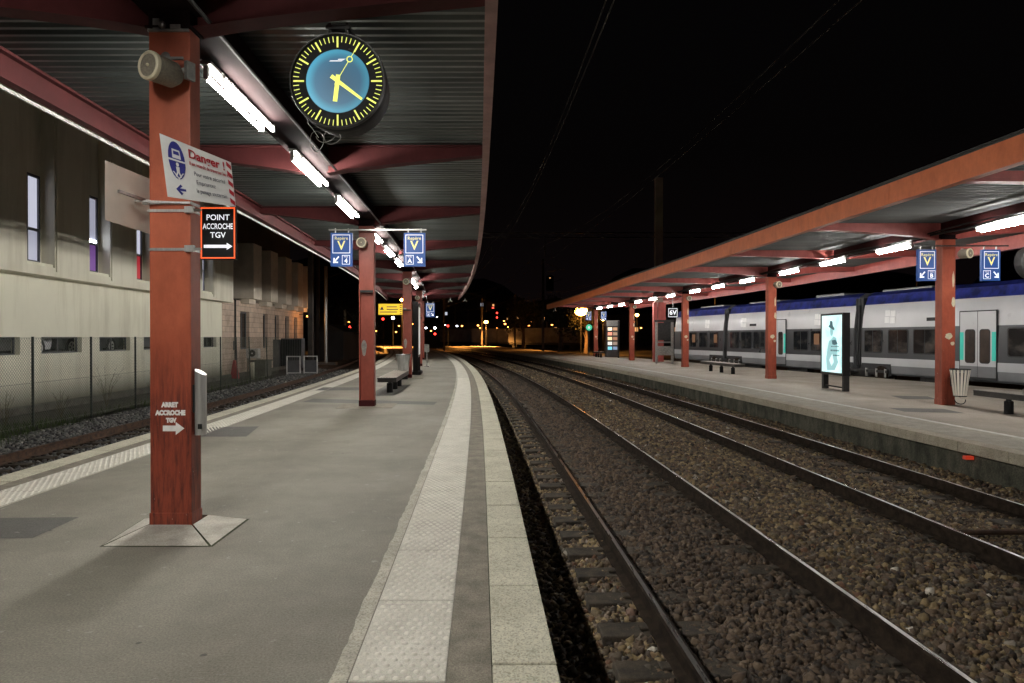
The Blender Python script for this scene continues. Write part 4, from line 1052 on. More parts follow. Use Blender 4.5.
adpoly([(-.22, 1.92), (.16, 1.8), (.2, 1.85), (.08, 1.95), (.06, 2.08), (-.1, 2.1), (-.12, 1.98)], inkd, -.012, 'printed_hat')
adpoly([(.02, 1.5), (.25, 1.52), (.4, 1.4), (.2, 1.36), (.05, 1.38)], inkd, -.012, 'printed_scarf')
adpoly([(-.15, .9), (.05, 1.1), (.15, .85), (.0, .72)], emis('advert_light', (.8, 1, 1), 1.1), -.012, 'printed_highlight')
def sidetext(s, size, y, z, bold=.002):
    m4 = Matrix.Translation((-.014, y, z)) @ Matrix.Rotation(-PI / 2, 4, 'Z') @ Matrix.Rotation(PI / 2, 4, 'X')
    text(ad, s, size, m4, inkd, 'CENTER', bold=bold, ext=0)
mb = MB()
for z, a, b5, hh in ((1.3, -.02, .45, .03), (1.17, -.05, .5, .05), (1.03, .1, .5, .04)):
    q = a
    while q < b5:
        w_ = random.uniform(.03, .08); mb.quad((-.014, -q, z), (-.014, -q - w_, z), (-.014, -q - w_, z + hh), (-.014, -q, z + hh)); q += w_ + .02
mb.build('printed_words', inkd, ad)

# ------------------------------------------------------------------ far platform furniture
mt = thing('catenary_mast', 'paired red posts and tall dark mast rising through the far canopy', 'mast', (9.5, 44.3, FZ))
mb = MB(); mb.box(-.35, -.12, -.2, .2, 0, 3.85); mb.box(-.06, .3, -.2, .2, 0, 3.85); mb.build('lower_casing', M['beam_far'], mt)
mb = MB(); mb.box(.1, .42, -.24, -.21, 2.6, 3.8); mb.build('switch_box', M['beam_far'], mt)
mb = MB(); mb.box(-.24, .24, -.2, .2, 3.86, 11.9); mb.build('upper_mast', M['mastm0'], mt)
gf = thing('notice_stand', 'grey framed notice stand beside the double post of the far platform', 'notice stand', (9.05, 41.0, FZ))
mb = MB(); mb.box(-.45, -.33, -.06, .06, 0, 2.6); mb.box(.5, .64, -.06, .06, 0, 2.5); mb.build('post', M['galv'], gf)
mb = MB(); mb.box(-.33, .5, -.03, .03, .5, 1.05); mb.box(-.33, .5, -.03, .03, 1.25, 1.33); mb.build('panel', M['galv'], gf)
mb = MB(); mb.box(-.5, .66, -.1, .1, 2.5, 2.62); mb.box(-.3, .48, -.035, -.01, 1.4, 2.45); mb.build('board', M['dark_metal'], gf)
sv = thing('track_sign', 'small black sign reading 6V hanging under the far canopy', 'sign', (8.55, 36.3, CAMZ + 1.55))
mb = MB(); mb.box(-.27, .27, 0, .05, -.52, 0); mb.build('panel', M['black'], sv)
mb = MB()
for b4_ in ((-.24, .24, -.055, -.03), (-.24, .24, -.49, -.465), (-.24, -.215, -.465, -.055), (.215, .24, -.465, -.055)): mb.quad((b4_[0], -.004, b4_[2]), (b4_[1], -.004, b4_[2]), (b4_[1], -.004, b4_[3]), (b4_[0], -.004, b4_[3]))
mb.build('border', M['white_lit'], sv); text(sv, '6V', .34, facing(0, -.005, -.26), M['white_lit'], ext=0, bold=.008)
mb = MB(); mb.box(-.01, .01, .02, .04, 0, .9); mb.build('hanger', M['galv'], sv)
vm = thing('display_cabinet', 'tall lit cabinet with coloured pictures near the end of the far platform', 'display cabinet', (7.75, 52.5, FZ), math.radians(8))
mb = MB(); mb.box(-.5, .5, 0, .55, .05, 2.85); mb.build('case', M['vend'], vm, bevel=.02)
mb = MB(); mb.box(-.52, .52, -.03, .56, 2.45, 2.87); mb.build('canopy_top', M['galv'], vm)
mb = MB(); mb.box(.38, .5, -.05, 0, 0, 2.85); mb.build('post', M['dark_metal'], vm)
for ix, (x0, mts) in enumerate(((-.4, ((.9, .8, .6), (.8, .3, .2), (.9, .7, .4), (.85, .8, .75), (.2, .6, .75))), (0.02, ((.6, .35, .2), (.45, .3, .2), (.5, .25, .15), (.4, .3, .25), (.3, .4, .6))))):
    for k, c in enumerate(mts):
        mb = MB(); z0 = 2.1 - k * .37; mb.quad((x0, -.004, z0), (x0 + .34, -.004, z0), (x0 + .34, -.004, z0 + .24), (x0, -.004, z0 + .24)); mb.build('picture', emis('cabinet_picture_%d%d' % (ix, k), c, .9 if ix == 0 else .45, c), vm)
gs = thing('green_sign', 'small round green lit sign left of the last far column', 'sign', (6.6, 58.5, FZ))
mb = MB(); mb.disc((0, 0, 2.42), (0, -1, 0), .26, 20); mb.build('disc', M['greenlamp'], gs)
mb = MB(); mb.disc((0, .01, 2.42), (0, -1, 0), .32, 20); mb.bar((0, .03, 0), (0, .03, 2.4), .05, .05); mb.build('post', M['dark_metal'], gs)
mb = MB(); mb.disc((0, -.004, 2.42), (0, -1, 0), .1, 8); mb.build('mark', M['white_lit'], gs)

def cctv(label, loc, s=1):
    t = thing('camera_pair', label, 'camera', loc)
    mb = MB(); mb.bar((0, 0, 0), (0, 0, -.35 * s), .05, .05); mb.build('bracket', M['galv'], t)
    mb = MB(); mb.bar((-.02, -.1, -.35 * s), (.22 * s, .2, -.48 * s), .14 * s, .14 * s); mb.bar((.02, -.1, -.42 * s), (-.26 * s, .1, -.5 * s), .13 * s, .13 * s); mb.build('housing', M['galv'], t)
cctv('pale surveillance cameras under the far end of the near canopy', (-3.9 - .3, 46.5, CD - .2), .5)
cctv('second set of pale cameras beside the first under the near canopy end', (-4.6 + 1.4, 46.5, CD - .2), .45)
cctv('pale surveillance cameras at the far end of the far canopy', (3.6, 57.0, FD - .3), .5)
cctv('pale surveillance cameras hung mid row under the far canopy', (7.6, 48.0, FD - .3), .6)

mb = MB(); mb.box(-.02, .1, -.04, .04, -.025, .025); ml = mb.build('marker_lamp', M['redlamp2']); tag(ml, 'small red marker lamp on the face of the far platform', 'marker lamp', loc=(FE(10.3) - .02, 10.3, -.3))
# ------------------------------------------------------------------ train
TR_ = thing('passenger_train', 'silver passenger train with blue roof and green door edges at the far platform', 'train', (TO.x, TO.y, RT), math.atan(.19))
def u(Y): return (Y - 21.7) * 1.018
def car(u0, u1, nose=False):
    prof = [(.12, .42, 2), (.03, .50, 2), (0, .80, 3), (0, 1.10, 4), (.012, 1.7, 4), (.03, 2.34, 0), (.075, 2.8, 0), (.15, 3.3, 1), (.19, 3.34, 1), (.3, 3.68, 1), (.6, 3.84, 5), (1.45, 3.9, 5)]
    pts = [(x, z) for x, z, _ in prof]; mi = [m_ for _, _, m_ in prof]
    full = pts + [(2.9 - x, z) for x, z in reversed(pts[:-1])]
    mif = mi[:-1] + list(reversed(mi[:-1]))
    mb = MB(); n = len(full); a0 = len(mb.v)
    for uu in (u0, u1): mb.v += [(x, uu, z) for x, z in full]
    for i in range(n):
        j = (i + 1) % n; mb.m = mif[i] if i < len(mif) else 2; mb.face((i, j, n + j, n + i))
    mb.m = 2; mb.face(tuple(reversed(range(n)))); mb.face(tuple(range(n, 2 * n)))
    mb.build('car_body', [M['silver'], M['t_blue'], M['t_low'], M['t_stripe'], M['t_grey'], M['dark_metal']], TR_, smooth=True)
cars = [(u(10), u(28.95)), (u(29.45), u(40.25)), (u(40.75), u(47.5))]
for a, b_ in cars: car(a, b_)
def rrect(y0, y1, z0, z1, r=.08, n=4):
    pts = []
    for cx, cz, a0 in ((y1 - r, z1 - r, 0), (y0 + r, z1 - r, PI / 2), (y0 + r, z0 + r, PI), (y1 - r, z0 + r, 1.5 * PI)):
        for k in range(n + 1): a = a0 + PI / 2 * k / n; pts.append((cx + r * math.cos(a), cz + r * math.sin(a)))
    return pts
def plate(pts, x, mat, name, par, xtop=None):
    mb = MB(); mb.prism(pts, 'x', x, x + .02)
    return mb.build(name, mat, par)
def win(y0, y1, mat='glass_dark', z0=1.3, z1=2.26):
    f_ = plate(rrect(u(y0), u(y1), z0, z1), -.004, M['rubber'], 'window', TR_)
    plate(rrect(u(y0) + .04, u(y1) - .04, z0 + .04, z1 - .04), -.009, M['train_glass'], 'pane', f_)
    if mat != 'glass_dark': plate(rrect(u(y0) + .15, u(y0) + .55, z0 + .3, z1 - .15, .03), -.012, M[mat], 'lit_reflection', f_)
    # inner mullion
    plate([(u(y0) + (u(y1) - u(y0)) * .5 - .012, z0 + .04), (u(y0) + (u(y1) - u(y0)) * .5 + .012, z0 + .04), (u(y0) + (u(y1) - u(y0)) * .5 + .012, z1 - .04), (u(y0) + (u(y1) - u(y0)) * .5 - .012, z1 - .04)], -.0105, M['rubber'], 'mullion', f_)
    return f_
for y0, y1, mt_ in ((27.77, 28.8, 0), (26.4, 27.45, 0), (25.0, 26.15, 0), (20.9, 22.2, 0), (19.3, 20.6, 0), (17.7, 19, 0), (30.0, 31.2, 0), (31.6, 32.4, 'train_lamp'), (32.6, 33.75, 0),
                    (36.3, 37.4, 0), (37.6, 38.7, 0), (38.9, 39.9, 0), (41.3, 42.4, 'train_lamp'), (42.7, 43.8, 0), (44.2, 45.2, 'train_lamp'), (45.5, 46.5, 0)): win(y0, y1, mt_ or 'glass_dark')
def door(y0, y1):
    ua, ub = u(y0), u(y1); mid = (ua + ub) / 2
    fr_ = plate([(ua - .04, .5), (ub + .04, .5), (ub + .04, 2.86), (ua - .04, 2.86)], -.012, M['rubber'], 'door', TR_)
    for a, b5, s in ((ua, mid - .012, 1), (mid + .012, ub, -1)):
        lf = plate([(a, .58), (b5, .58), (b5, 2.82), (a, 2.82)], -.02, M['silver'], 'door_leaf', fr_)
        plate([(a, .58), (b5, .58), (b5, .95), (a, .95)], -.0225, M['t_low'], 'kick_panel', fr_)
        c0, c1 = (a + .24, b5 - .1) if s > 0 else (a + .1, b5 - .24)
        plate(rrect(c0 - .03, c1 + .03, 1.05, 2.22, .1), -.026, M['rubber'], 'window_seal', fr_)
        plate(rrect(c0, c1, 1.08, 2.19, .09), -.030, M['train_glow'], 'pane', fr_)
        e0, e1 = (a + .0, a + .15) if s > 0 else (b5 - .15, b5)
        plate([(e0, 1.15), (e1, 1.15), (e1, 2.12), (e0, 2.12)], -.026, M['teal'], 'green_strip', fr_)
M['train_glow'] = M_('train_door_glass', (.07, .05, .04), (.03, .025, .025), 1.2, .1, spec=.6)
door(22.6, 24.0); door(34.4, 35.8)
for uu, cl_ in ((u(28.95), 0), (u(40.25), 0)):
    mb = MB()
    for k in range(5): mb.box(.1 + .02 * (k % 2), 2.8, uu + .02 + k * .095, uu + .105 + k * .095, .7, 3.6)
    mb.build('gangway', M['rubber'], TR_)
    mb = MB(); mb.tube([(.02, uu + .25, .75), (-.03, uu + .22, 1.2), (.0, uu + .16, 2.2), (.05, uu + .2, 3.3)], .04, 8); mb.build('cable_bundle', M['rubber'], TR_)
    bg_ = MB(); bg_.box(.25, .45, uu - 1.3, uu + 1.8, .35, .7); bg_.box(.15, .3, uu - .4, uu + .9, .3, .55); bg_ = bg_.build('bogie', M['dark_metal'], TR_)
    for dy in (-1.0, 1.5):
        mb = MB(); mb.tube([(.4, uu + dy, .42), (.52, uu + dy, .42)], .42, 26); mb.build('wheel', M['rail_side'], bg_, smooth=True)
        mb = MB(); mb.tube([(.2, uu + dy, .42), (.4, uu + dy, .42)], .14, 14); mb.box(.2, .34, uu + dy - .2, uu + dy + .2, .36, .5); mb.build('axle_box', M['dark_metal'], bg_)
    mb = MB(); mb.box(-.006, .02, uu - 1.7, uu - .02, .40, .86); mb.box(-.006, .02, uu + .52, uu + 2.2, .40, .86); mb.build('bogie_shade_panel', M['rubber'], bg_)  # dark panels over the skirt stand in for shade in the bogie opening
    for q in (-1.45, -.95, -.35, .75, 1.25, 1.8):
        mb = MB(); mb.tube([(-.03, uu + q, .32), (-.03, uu + q, .66)], .06, 10); mb.build('spring', M['galv'], bg_)
    for q in (-1.2, 1.5):
        mb = MB(); mb.tube([(-.05, uu + q, .42), (-.01, uu + q, .42)], .36, 22); mb.build('brake_disc', M['rail_side'], bg_, smooth=True)
    mb = MB(); mb.bar((-.06, uu - 1.6, .55), (-.06, uu + 2.1, .55), .05, .1); mb.build('side_frame', M['dark_metal'], bg_)
for a, b5, h in ((u(26), u(28.6), .12), (u(12), u(16), .25), (u(17.5), u(21), .16), (u(31), u(33), .18), (u(36), u(39), .12), (u(42), u(45), .15)): mb = MB().box(.7, 2.2, a, b5, 3.8, 3.86 + h * .6); mb.build('roof_unit', M['t_low'], TR_, bevel=.03)
mb = MB()
for q in np.arange(11, 47, 1.15):
    if 28.6 < q < 29.7 or 39.9 < q < 41: continue
    mb.bar((.27, u(q), 3.4), (.27, u(q) + .7, 3.4), .03, .03); mb.bar((.31, u(q), 3.55), (.31, u(q) + .7, 3.55), .03, .03)
mb.build('roof_louvre', M['t_blue'], TR_)
for q in (27.1, 31.6, 38.2, 42.5):  # groups of four slanted white pieces on the silver side
    a = u(q); mb = MB()
    for k, (dy, dz) in enumerate(((0, 0), (.3, .02), (.0, .27), (.3, .29))):
        mb.sweep([[(.045 + (2.55 + dz - 2.34) * .1 - .008 + .0, a + dy, 2.5 + dz), (.045 + .1 * (dz + .1) - .008, a + dy + .26, 2.5 + dz)],
                  [(.075 + .1 * dz + .01, a + dy + .04, 2.5 + dz + .24), (.075 + .1 * dz + .01, a + dy + .3, 2.5 + dz + .24)]], closed=False)
    o = mb.build('white_quads', M['plain_white'], TR_); o.location.x = -.035
mb = MB()
for q in (24.9, 37.2): mb.box(.03, .1, u(q), u(q) + .65, 2.55, 2.68)
mb.build('vent_slot', M['rubber'], TR_)
mb = MB()
for q in (14, 19, 24.5, 33, 37): mb.box(.25, .6, u(q), u(q) + 1.6, .12, .42)
mb.build('underfloor_box', M['dark_metal'], TR_)

# ------------------------------------------------------------------ building along the side track
WA = math.atan(.06)                                            # wall direction
def wall_holes(mb, y0, y1, z0, z1, holes, x0, x1):
    ys_ = sorted({y0, y1, *[h[0] for h in holes], *[h[1] for h in holes]}); zs_ = sorted({z0, z1, *[h[2] for h in holes], *[h[3] for h in holes]})
    for a, b5 in zip(ys_[:-1], ys_[1:]):
        run = None
        for c, d in zip(zs_[:-1], zs_[1:]):
            m_ = (a + b5) / 2, (c + d) / 2
            if any(h[0] < m_[0] < h[1] and h[2] < m_[1] < h[3] for h in holes):
                if run: mb.box(x0, x1, a, b5, *run); run = None
            else: run = (run[0], d) if run else (c, d)
        if run: mb.box(x0, x1, a, b5, *run)
bl = thing('station_building', 'pale rendered building with slit windows behind the mesh fence', 'building', (-13.25, 0, 0), WA)
gw = [(y, y + 2.2) for y in (11.2, 14.5, 17.9, 21.1, 24.4, 27.7, 31.0)] + [(33.9, 35.6)]
mb = MB(); wall_holes(mb, 4, 36.4, -.9, 3.45, [(a, b5, 1.0, 1.52) for a, b5 in gw], -.25, 0)
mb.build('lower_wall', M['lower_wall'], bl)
for a, b5 in gw:
    mb = MB(); wall_holes(mb, a + .002, b5 - .002, 1.002, 1.518, [(a + .05, (a + b5) / 2 - .025, 1.05, 1.47), ((a + b5) / 2 + .025, b5 - .05, 1.05, 1.47)], -.2, -.15)
    f_ = mb.build('window', M['frame'], bl)
gx = [(-.2, .2)]
tw = [16.8 - 3.2, 16.8, 20.0, 23.2, 26.4, 29.6, 32.75]
mb = MB(); wall_holes(mb, 4, 36.4, 3.45, 11, [(y - .52, y + .78, 3.62, 8.5) for y in tw], .2, .6)
mb.box(.0, .6, 4, 36.4, 3.35, 3.45)
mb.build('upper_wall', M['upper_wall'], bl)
mb = MB()
for y in tw: mb.box(.1, .2, y - .7, y + 1.2, 3.46, 8.6)
mb.build('recess_back', M['upper_wall'], bl)
for i, y in enumerate(tw):
    mb = MB(); wall_holes(mb, y, y + .62, 3.72, 6.35, [(y + .06, y + .56, 3.8, 4.68), (y + .06, y + .56, 4.76, 6.27)], .21, .27); f_ = mb.build('window', M['frame'], bl)
    mb = MB(); mb.box(.22, .55, y - .5, y + .76, 3.62, 3.715); mb.build('sill', M['lower_wall'], f_)
    lowm = M['purple'] if i in (3,) else M['redpost'] if i == 4 else M['lilac']
    mb = MB(); mb.quad((.215, y + .06, 3.8), (.215, y + .56, 3.8), (.215, y + .56, 4.68), (.215, y + .06, 4.68)); mb.build('blind', lowm, f_)
    mb = MB(); mb.quad((.215, y + .06, 4.76), (.215, y + .56, 4.76), (.215, y + .56, 6.27), (.215, y + .06, 6.27)); mb.build('pane', M['lilac2'] if i != 3 else M['lilac'], f_)
    if i == 3:
        mb = MB(); mb.box(.225, .245, y + .08, y + .54, 4.72, 4.86); mb.build('inner_lamp', M['cool'], f_)
mb = MB()
for y in tw: mb.box(.601, .64, y + .83, y + .88, 3.5, 11)
mb.build('downpipe', M['upper_wall'], bl)
mb = MB(); mb.box(-12, -.25, 4, 36.4, .75, .85); mb.box(-12, -.25, 4, 36.4, 3.2, 3.3); mb.box(-6, -5.9, 4, 36.4, .85, 3.2); mb.box(-12, .19, 4, 36.4, 10.9, 11.2); mb.box(-6, -5.9, 4, 36.4, 3.3, 11)
mb.build('garage_floor', M['garage'], bl)
mb = MB()
for y in (12, 19, 26, 33): mb.box(-3, -2.9, y, y + 1.2, 3.12, 3.18)
mb.build('garage_lamp', emis('dim_garage_lamp', (.9, .95, 1), 1.6), bl)
# cars in the garage, glimpsed through the low windows
def parked(label, loc, rz, cm):
    t = thing('parked_car', label, 'car', loc, rz, 'cars parked behind the low windows')
    prof = [(-2.0, .25), (-2.05, .55), (-1.9, .8), (-1.2, .9), (-.6, 1.38), (.8, 1.42), (1.5, 1.0), (2.0, .9), (2.08, .5), (2.0, .25)]
    mb = MB(); mb.prism([(a, b5) for a, b5 in prof], 'x', -.8, .8); mb.build('body', cm, t, bevel=.05)
    for y in (-1.3, 1.3):
        w_ = MB(); w_.tube([(.68, y, .32), (.84, y, .32)], .32, 22); w_ = w_.build('wheel', M['rubber'], t)
        mb = MB(); mb.disc((.845, y, .32), (1, 0, 0), .2, 18, .15)
        for k in range(5): a = 2 * PI * k / 5; mb.bar((.846, y, .32), (.846, y + .18 * math.cos(a), .32 + .18 * math.sin(a)), .045, .01, up=(1, 0, 0))
        mb.build('rim', M['steel'], w_)
    mb = MB(); mb.box(.79, .806, -.95, .95, .95, 1.28); mb.build('side_window', M['glass_dark'], t)
for i, (y, c, lb) in enumerate(((20.6, M['silver'], 'grey car whose wheel shows in the low window closest to the camera'), (25.0, M['t_grey'], 'dark car seen low through the second window strip of the building'), (29.3, M['t_low'], 'grey car glimpsed through a low window strip left of the nearest column'))):
    p = Matrix.Rotation(WA, 4, 'Z') @ Vector((-1.4, y, .85)); parked(lb, (p.x - 13.25, p.y, .85), WA, c)

# block building with hanging bays
bb = thing('block_building', 'building of pinkish blocks with dark hanging bays beyond the pale one', 'building', (-13.25, 0, 0), WA)
op = [(39.3, 40.9, -.1 + .9, 3.0), (43.6, 44.6, .8, 3.0), (46.2, 47.2, .8, 3.0), (48.8, 49.8, .8, 3.0), (51.2, 52.2, .8, 3.0)]
mb = MB(); wall_holes(mb, 36.45, 54, -.9, 3.62, op, -.3, 0); mb.build('wall', M['brick'], bb)
mb = MB(); mb.box(-1.3, -1.0, 36.45, 54, 3.5, 9.5); mb.box(-1.0, -.3, 36.45, 54, 3.4, 3.6); mb.build('set_back_wall', M['dark_wall'], bb)
for a, b5, c, d in op:
    mb = MB(); wall_holes(mb, a + .003, b5 - .003, c + .003, d - .003, [(a + .1, (a + b5) / 2 - .04, c + .1, d - .1), ((a + b5) / 2 + .04, b5 - .1, c + .1, d - .1)], -.25, -.18); f_ = mb.build('window', M['frame'], bb)
    mb = MB(); mb.quad((-.22, a, c), (-.22, b5, c), (-.22, b5, d), (-.22, a, d)); mb.build('pane', M['glass_dark'], f_)
mb = MB(); mb.box(-.12, 0.03, 38.1, 38.4, .8, 1.3); mb.build('vent', M['frame'], bb)
mb = MB(); mb.tube([(.06, 38.3, -.5), (.06, 38.3, 3.6), (-.8, 38.3, 4.0), (-.8, 38.3, 9)], .05, 8); mb.build('downpipe', M['dark_metal'], bb)
for y in (39.2, 42.6, 46.0, 49.2, 52.0):
    mb = MB(); mb.box(-.99, .8, y, y + 1.5, 3.72, 6.9); mb.build('hanging_bay', M['box_bay'], bb, bevel=.02)
    mb = MB(); mb.box(.02, .5, y + .1, y + 1.3, 3.45, 3.715); mb.build('bay_foot', M['box_bay'], bb)
mb = MB(); mb.box(-1.4, -.9, 36.45, 54, 9.5, 9.8); mb.build('cornice', M['dark_wall'], bb)
mb = MB(); mb.box(-10, -1.31, 36.45, 54, -.9, 9.4); mb.build('core', M['dark_wall'], bb)

wl = thing('wall_lamp', 'small orange wall lamp at the far end of the block building', 'lamp', (-15.6, 52.0, 3.1))
mb = MB(); mb.bar((-.6, 0, .15), (.05, 0, .15), .04, .04); mb.box(-.12, .16, -.12, .12, .05, .14); mb.build('bracket', M['dark_metal'], wl)
mb = MB(); mb.ball((.02, 0, 0), .07, 10, 6); mb.build('lamp_glass', M['amber'], wl, smooth=True)
ld = bpy.data.lights.new('bulb', 'POINT'); ld.energy = 60; ld.color = (1, .4, .1); ld.shadow_soft_size = .1
lo = bpy.data.objects.new('bulb', ld); COL.objects.link(lo); lo.parent = wl; lo.location = (.5, 0, -.2)
# kerb, grass and weeds at the foot of the wall
mb = MB(); mb.box(.9, 1.15, 4, 50, -.9, -.38); o = mb.build('kerb', M['kerb']); o.location = (-13.25, 0, 0); o.rotation_euler.z = WA; struct(o, 'low concrete kerb along the foot of the pale building')
mb = MB(); mb.quad((0, 4, -.56), (3.0, 4, -.6), (3.0, 70, -.6), (0, 70, -.56)); o = mb.build('verge', M['soil']); o.location = (-13.25, 0, 0); o.rotation_euler.z = WA; struct(o, 'strip of bare soil between fence and building')
mb = MB()
for n_, (ya_, yb_, da, db) in ((1500, (11, 17, -11.6, -9.9)), (700, (17, 36, -11.4, -10.3)), (250, (11, 14, -10.3, -9.4))):
    for _ in range(n_):
        y = random.uniform(ya_, yb_); d = random.uniform(da, db); p = P(d, y, -.6); h = random.uniform(.06, .22); a = random.uniform(0, PI)
        dx, dy = .008 * math.cos(a), .008 * math.sin(a); lx, ly_ = random.uniform(-.07, .07), random.uniform(-.07, .07); n = len(mb.v)
        mb.v += [(p.x - dx, p.y - dy, p.z), (p.x + dx, p.y + dy, p.z), (p.x + lx, p.y + ly_, p.z + h)]; mb.face((n, n + 1, n + 2))
o = mb.build('grass', M['grass']); o['kind'] = 'stuff'; o['label'] = 'short green grass and weeds along the mesh fence'; o['category'] = 'grass'
for i, (d, y, s) in enumerate(((-11.3, 15.8, 1.0), (-11.5, 20.6, 1.5), (-11.6, 24.0, 1.1), (-11.2, 17.8, .8))):
    t = thing('weed', ['low dry weed at the fence post closest to the camera', 'tall bare weed on the wall side of the fence', 'dry branching weed further along the wall foot', 'small dry weed beside the second visible fence post'][i], 'weed', (EX(y) + d, y, -.6), group='dry weeds by the fence')
    mb = MB()
    for k in range(16):
        a = random.uniform(0, 2 * PI); tl_ = random.uniform(.1, .32) * s; hh = random.uniform(.3, .9) * s
        p1 = Vector((tl_ * .4 * math.cos(a), tl_ * .4 * math.sin(a), hh * .6)); p2 = Vector((tl_ * math.cos(a), tl_ * math.sin(a), hh))
        mb.tube([(0, 0, 0), p1, p2], .005, 4, .002)
        for q in range(3): b6 = p1.lerp(p2, q / 3); mb.tube([b6, b6 + Vector((random.uniform(-.12, .12), random.uniform(-.12, .12), .12))], .003, 3, .001)
    mb.build('stems', M['weed'], t)

# ------------------------------------------------------------------ mesh fence
fy0, fy1 = 8.4, 39
fn = thing('mesh_fence', 'green wire mesh fence on thin posts between side track and building', 'fence')
FXd = -10.72
def fpos(y): return EX(y) + FXd - max(0, (y - 24)) * .012
step = .085; H0, H1 = -.58, 1.5; mb = MB(); hh = H1 - H0
y = fy0
while y < fy1 + hh:
    for s in (1, -1):
        ya_, yb_ = (y - hh, y) if s > 0 else (y, y - hh)
        a = Vector((0, ya_, H0)); b5 = Vector((0, yb_, H1))
        # clip to the fence run
        def clip(p, q, lim, hi):
            if (p.y > lim) == hi and (q.y > lim) == hi: return None
            return p, q
        lo_, hi_ = fy0, fy1
        ta, tb = 0.0, 1.0; dy = b5.y - a.y
        for lim, sg in ((lo_, 1), (hi_, -1)):
            t_ = (lim - a.y) / dy
            if (dy * sg) > 0: ta = max(ta, t_)
            else: tb = min(tb, t_)
        if tb - ta > .01:
            p = a.lerp(b5, ta); q = a.lerp(b5, tb)
            n_ = 3; pts = [p.lerp(q, i / n_) for i in range(n_ + 1)]
            for i in range(n_):
                A, B = pts[i], pts[i + 1]
                mb.bar((fpos(A.y) + .003 * s, A.y, A.z), (fpos(B.y) + .003 * s, B.y, B.z), .0032, .0032)
    y += step
mb.build('wire_mesh', M['wire'], fn)
mb = MB()
for z in (H0 + .05, .45, H1): mb.tube([(fpos(q), q, z) for q in np.arange(fy0, fy1, 1.5)], .004, 4)
mb.build('tension_wire', M['wire'], fn)
for q in (8.55, 11.0, 13.45, 15.9, 18.35, 20.8, 23.25, 25.7, 28.4, 30.8, 32.9, 36.3):
    mb = MB(); ln = .12 if q > 30 else 0
    mb.tube([(fpos(q), q, -.7), (fpos(q) - ln, q + ln, 1.53)], .028, 8); mb.build('post', M['post'], fn)

# yard things beside the building
cb = thing('equipment_cabinet', 'large grey green slatted cabinet group in front of the block building', 'cabinet', (-15.4, 46, -.55))
mb = MB(); mb.box(-.8, -.15, -.3, .4, 0, 1.9); mb.box(-.1, 1.3, -.2, .5, 0, 1.98); mb.build('case', M['garage'], cb, bevel=.02)
mb = MB()
for k in range(12): mb.box(-.08 + k * .115, -.02 + k * .115, -.23, -.2, .1, 1.9)
mb.build('slats', M['post'], cb)
for i, x in enumerate((-12.35, -11.5)):
    t = thing('framed_barrier', ['white framed mesh barrier, left one of the pair by the side track', 'white framed mesh barrier, right one of the pair by the side track'][i], 'barrier', (x, 38.6 + .4 * i, -.6), group='white framed barriers')
    mb = MB(); mb.box(-.4, -.34, -.03, .03, 0, 1.05); mb.box(.34, .4, -.03, .03, 0, 1.05); mb.box(-.34, .34, -.03, .03, .99, 1.05); mb.box(-.34, .34, -.03, .03, .06, .12); mb.build('frame', M['white'], t)
    mb = MB(); mb.box(-.34, .34, -.01, .01, .12, .8); mb.build('infill', M['garage'], t)
ac = thing('air_conditioner', 'white air conditioner unit outside the block building', 'air conditioner', (-15.0, 39.6, .3))
mb = MB(); mb.box(-.35, .35, -.2, .2, 0, .55); mb.build('case', M['white_board'], ac, bevel=.02)
mb = MB(); mb.disc((0, -.203, .28), (0, -1, 0), .2, 20, .05); mb.build('fan_grille', M['dark_metal'], ac)
for q in (-.3, .25): mb = MB(); mb.box(q, q + .05, -.2, .2, -.85, 0); mb.build('leg', M['galv'], ac)
mb = MB(); mb.prism([(-.22, 0), (.22, 0), (.04, .95), (-.04, .95)], 'y', -.1, .1)
tag(mb.build('folded_warning_sign', M['crimson']), 'dark red folded warning sign leaning at the fence', 'warning sign', loc=(-14.05, 34.6, -.6))
mb = MB(); mb.box(-.08, .08, -.08, .08, 0, .85); tag(mb.build('marker_post', M['lower_wall'], bevel=.02), 'short white concrete post behind the mesh fence', 'post', loc=(-13.0, 34.2, -.6))
mb = MB(); mb.box(-.4, .4, -.5, .5, 0, .8); mb.box(-.45, .45, -.55, .55, .8, .88); tag(mb.build('concrete_block', M['kerb'], bevel=.02), 'squat concrete housing beside the short white post', 'concrete block', loc=(-13.7, 37.3, -.6))

# ------------------------------------------------------------------ overhead line
M['mastm'] = M_('mast_steel', (.06, .05, .045), (.035, .03, .027), 2, .7)
pt = thing('overhead_portal', 'thin dark beam carried high across the tracks by tall masts', 'gantry', (0, 44.3, 0))
mb = MB()
for z in (CAMZ + 6.75, CAMZ + 6.45): mb.bar((-13, 0, z), (20, 0, z), .07, .07)
x = -13
while x < 20: mb.bar((x, 0, CAMZ + 6.75), (x + .8, 0, CAMZ + 6.45), .03, .03); x += .8
mb.build('lattice_beam', M['mastm'], pt)
for xx in (1.68, 5.2):
    mb = MB(); ex = EX(44.3) + xx; mb.bar((ex, 0, CAMZ + 6.4), (ex, 0, CAMZ + 5.2), .05, .05); mb.bar((ex, 0, CAMZ + 5.3), (ex + .8, 0, CAMZ + 5.1), .03, .03); mb.tube([(ex, 0, CAMZ + 5.6), (ex, 0, CAMZ + 5.9)], .07, 8); mb.build('dropper', M['mastm'], pt)
mb = MB(); mb.box(-13.2, -12.9, -.15, .15, -.7, CAMZ + 7.6); mb.build('post', M['mastm'], pt)
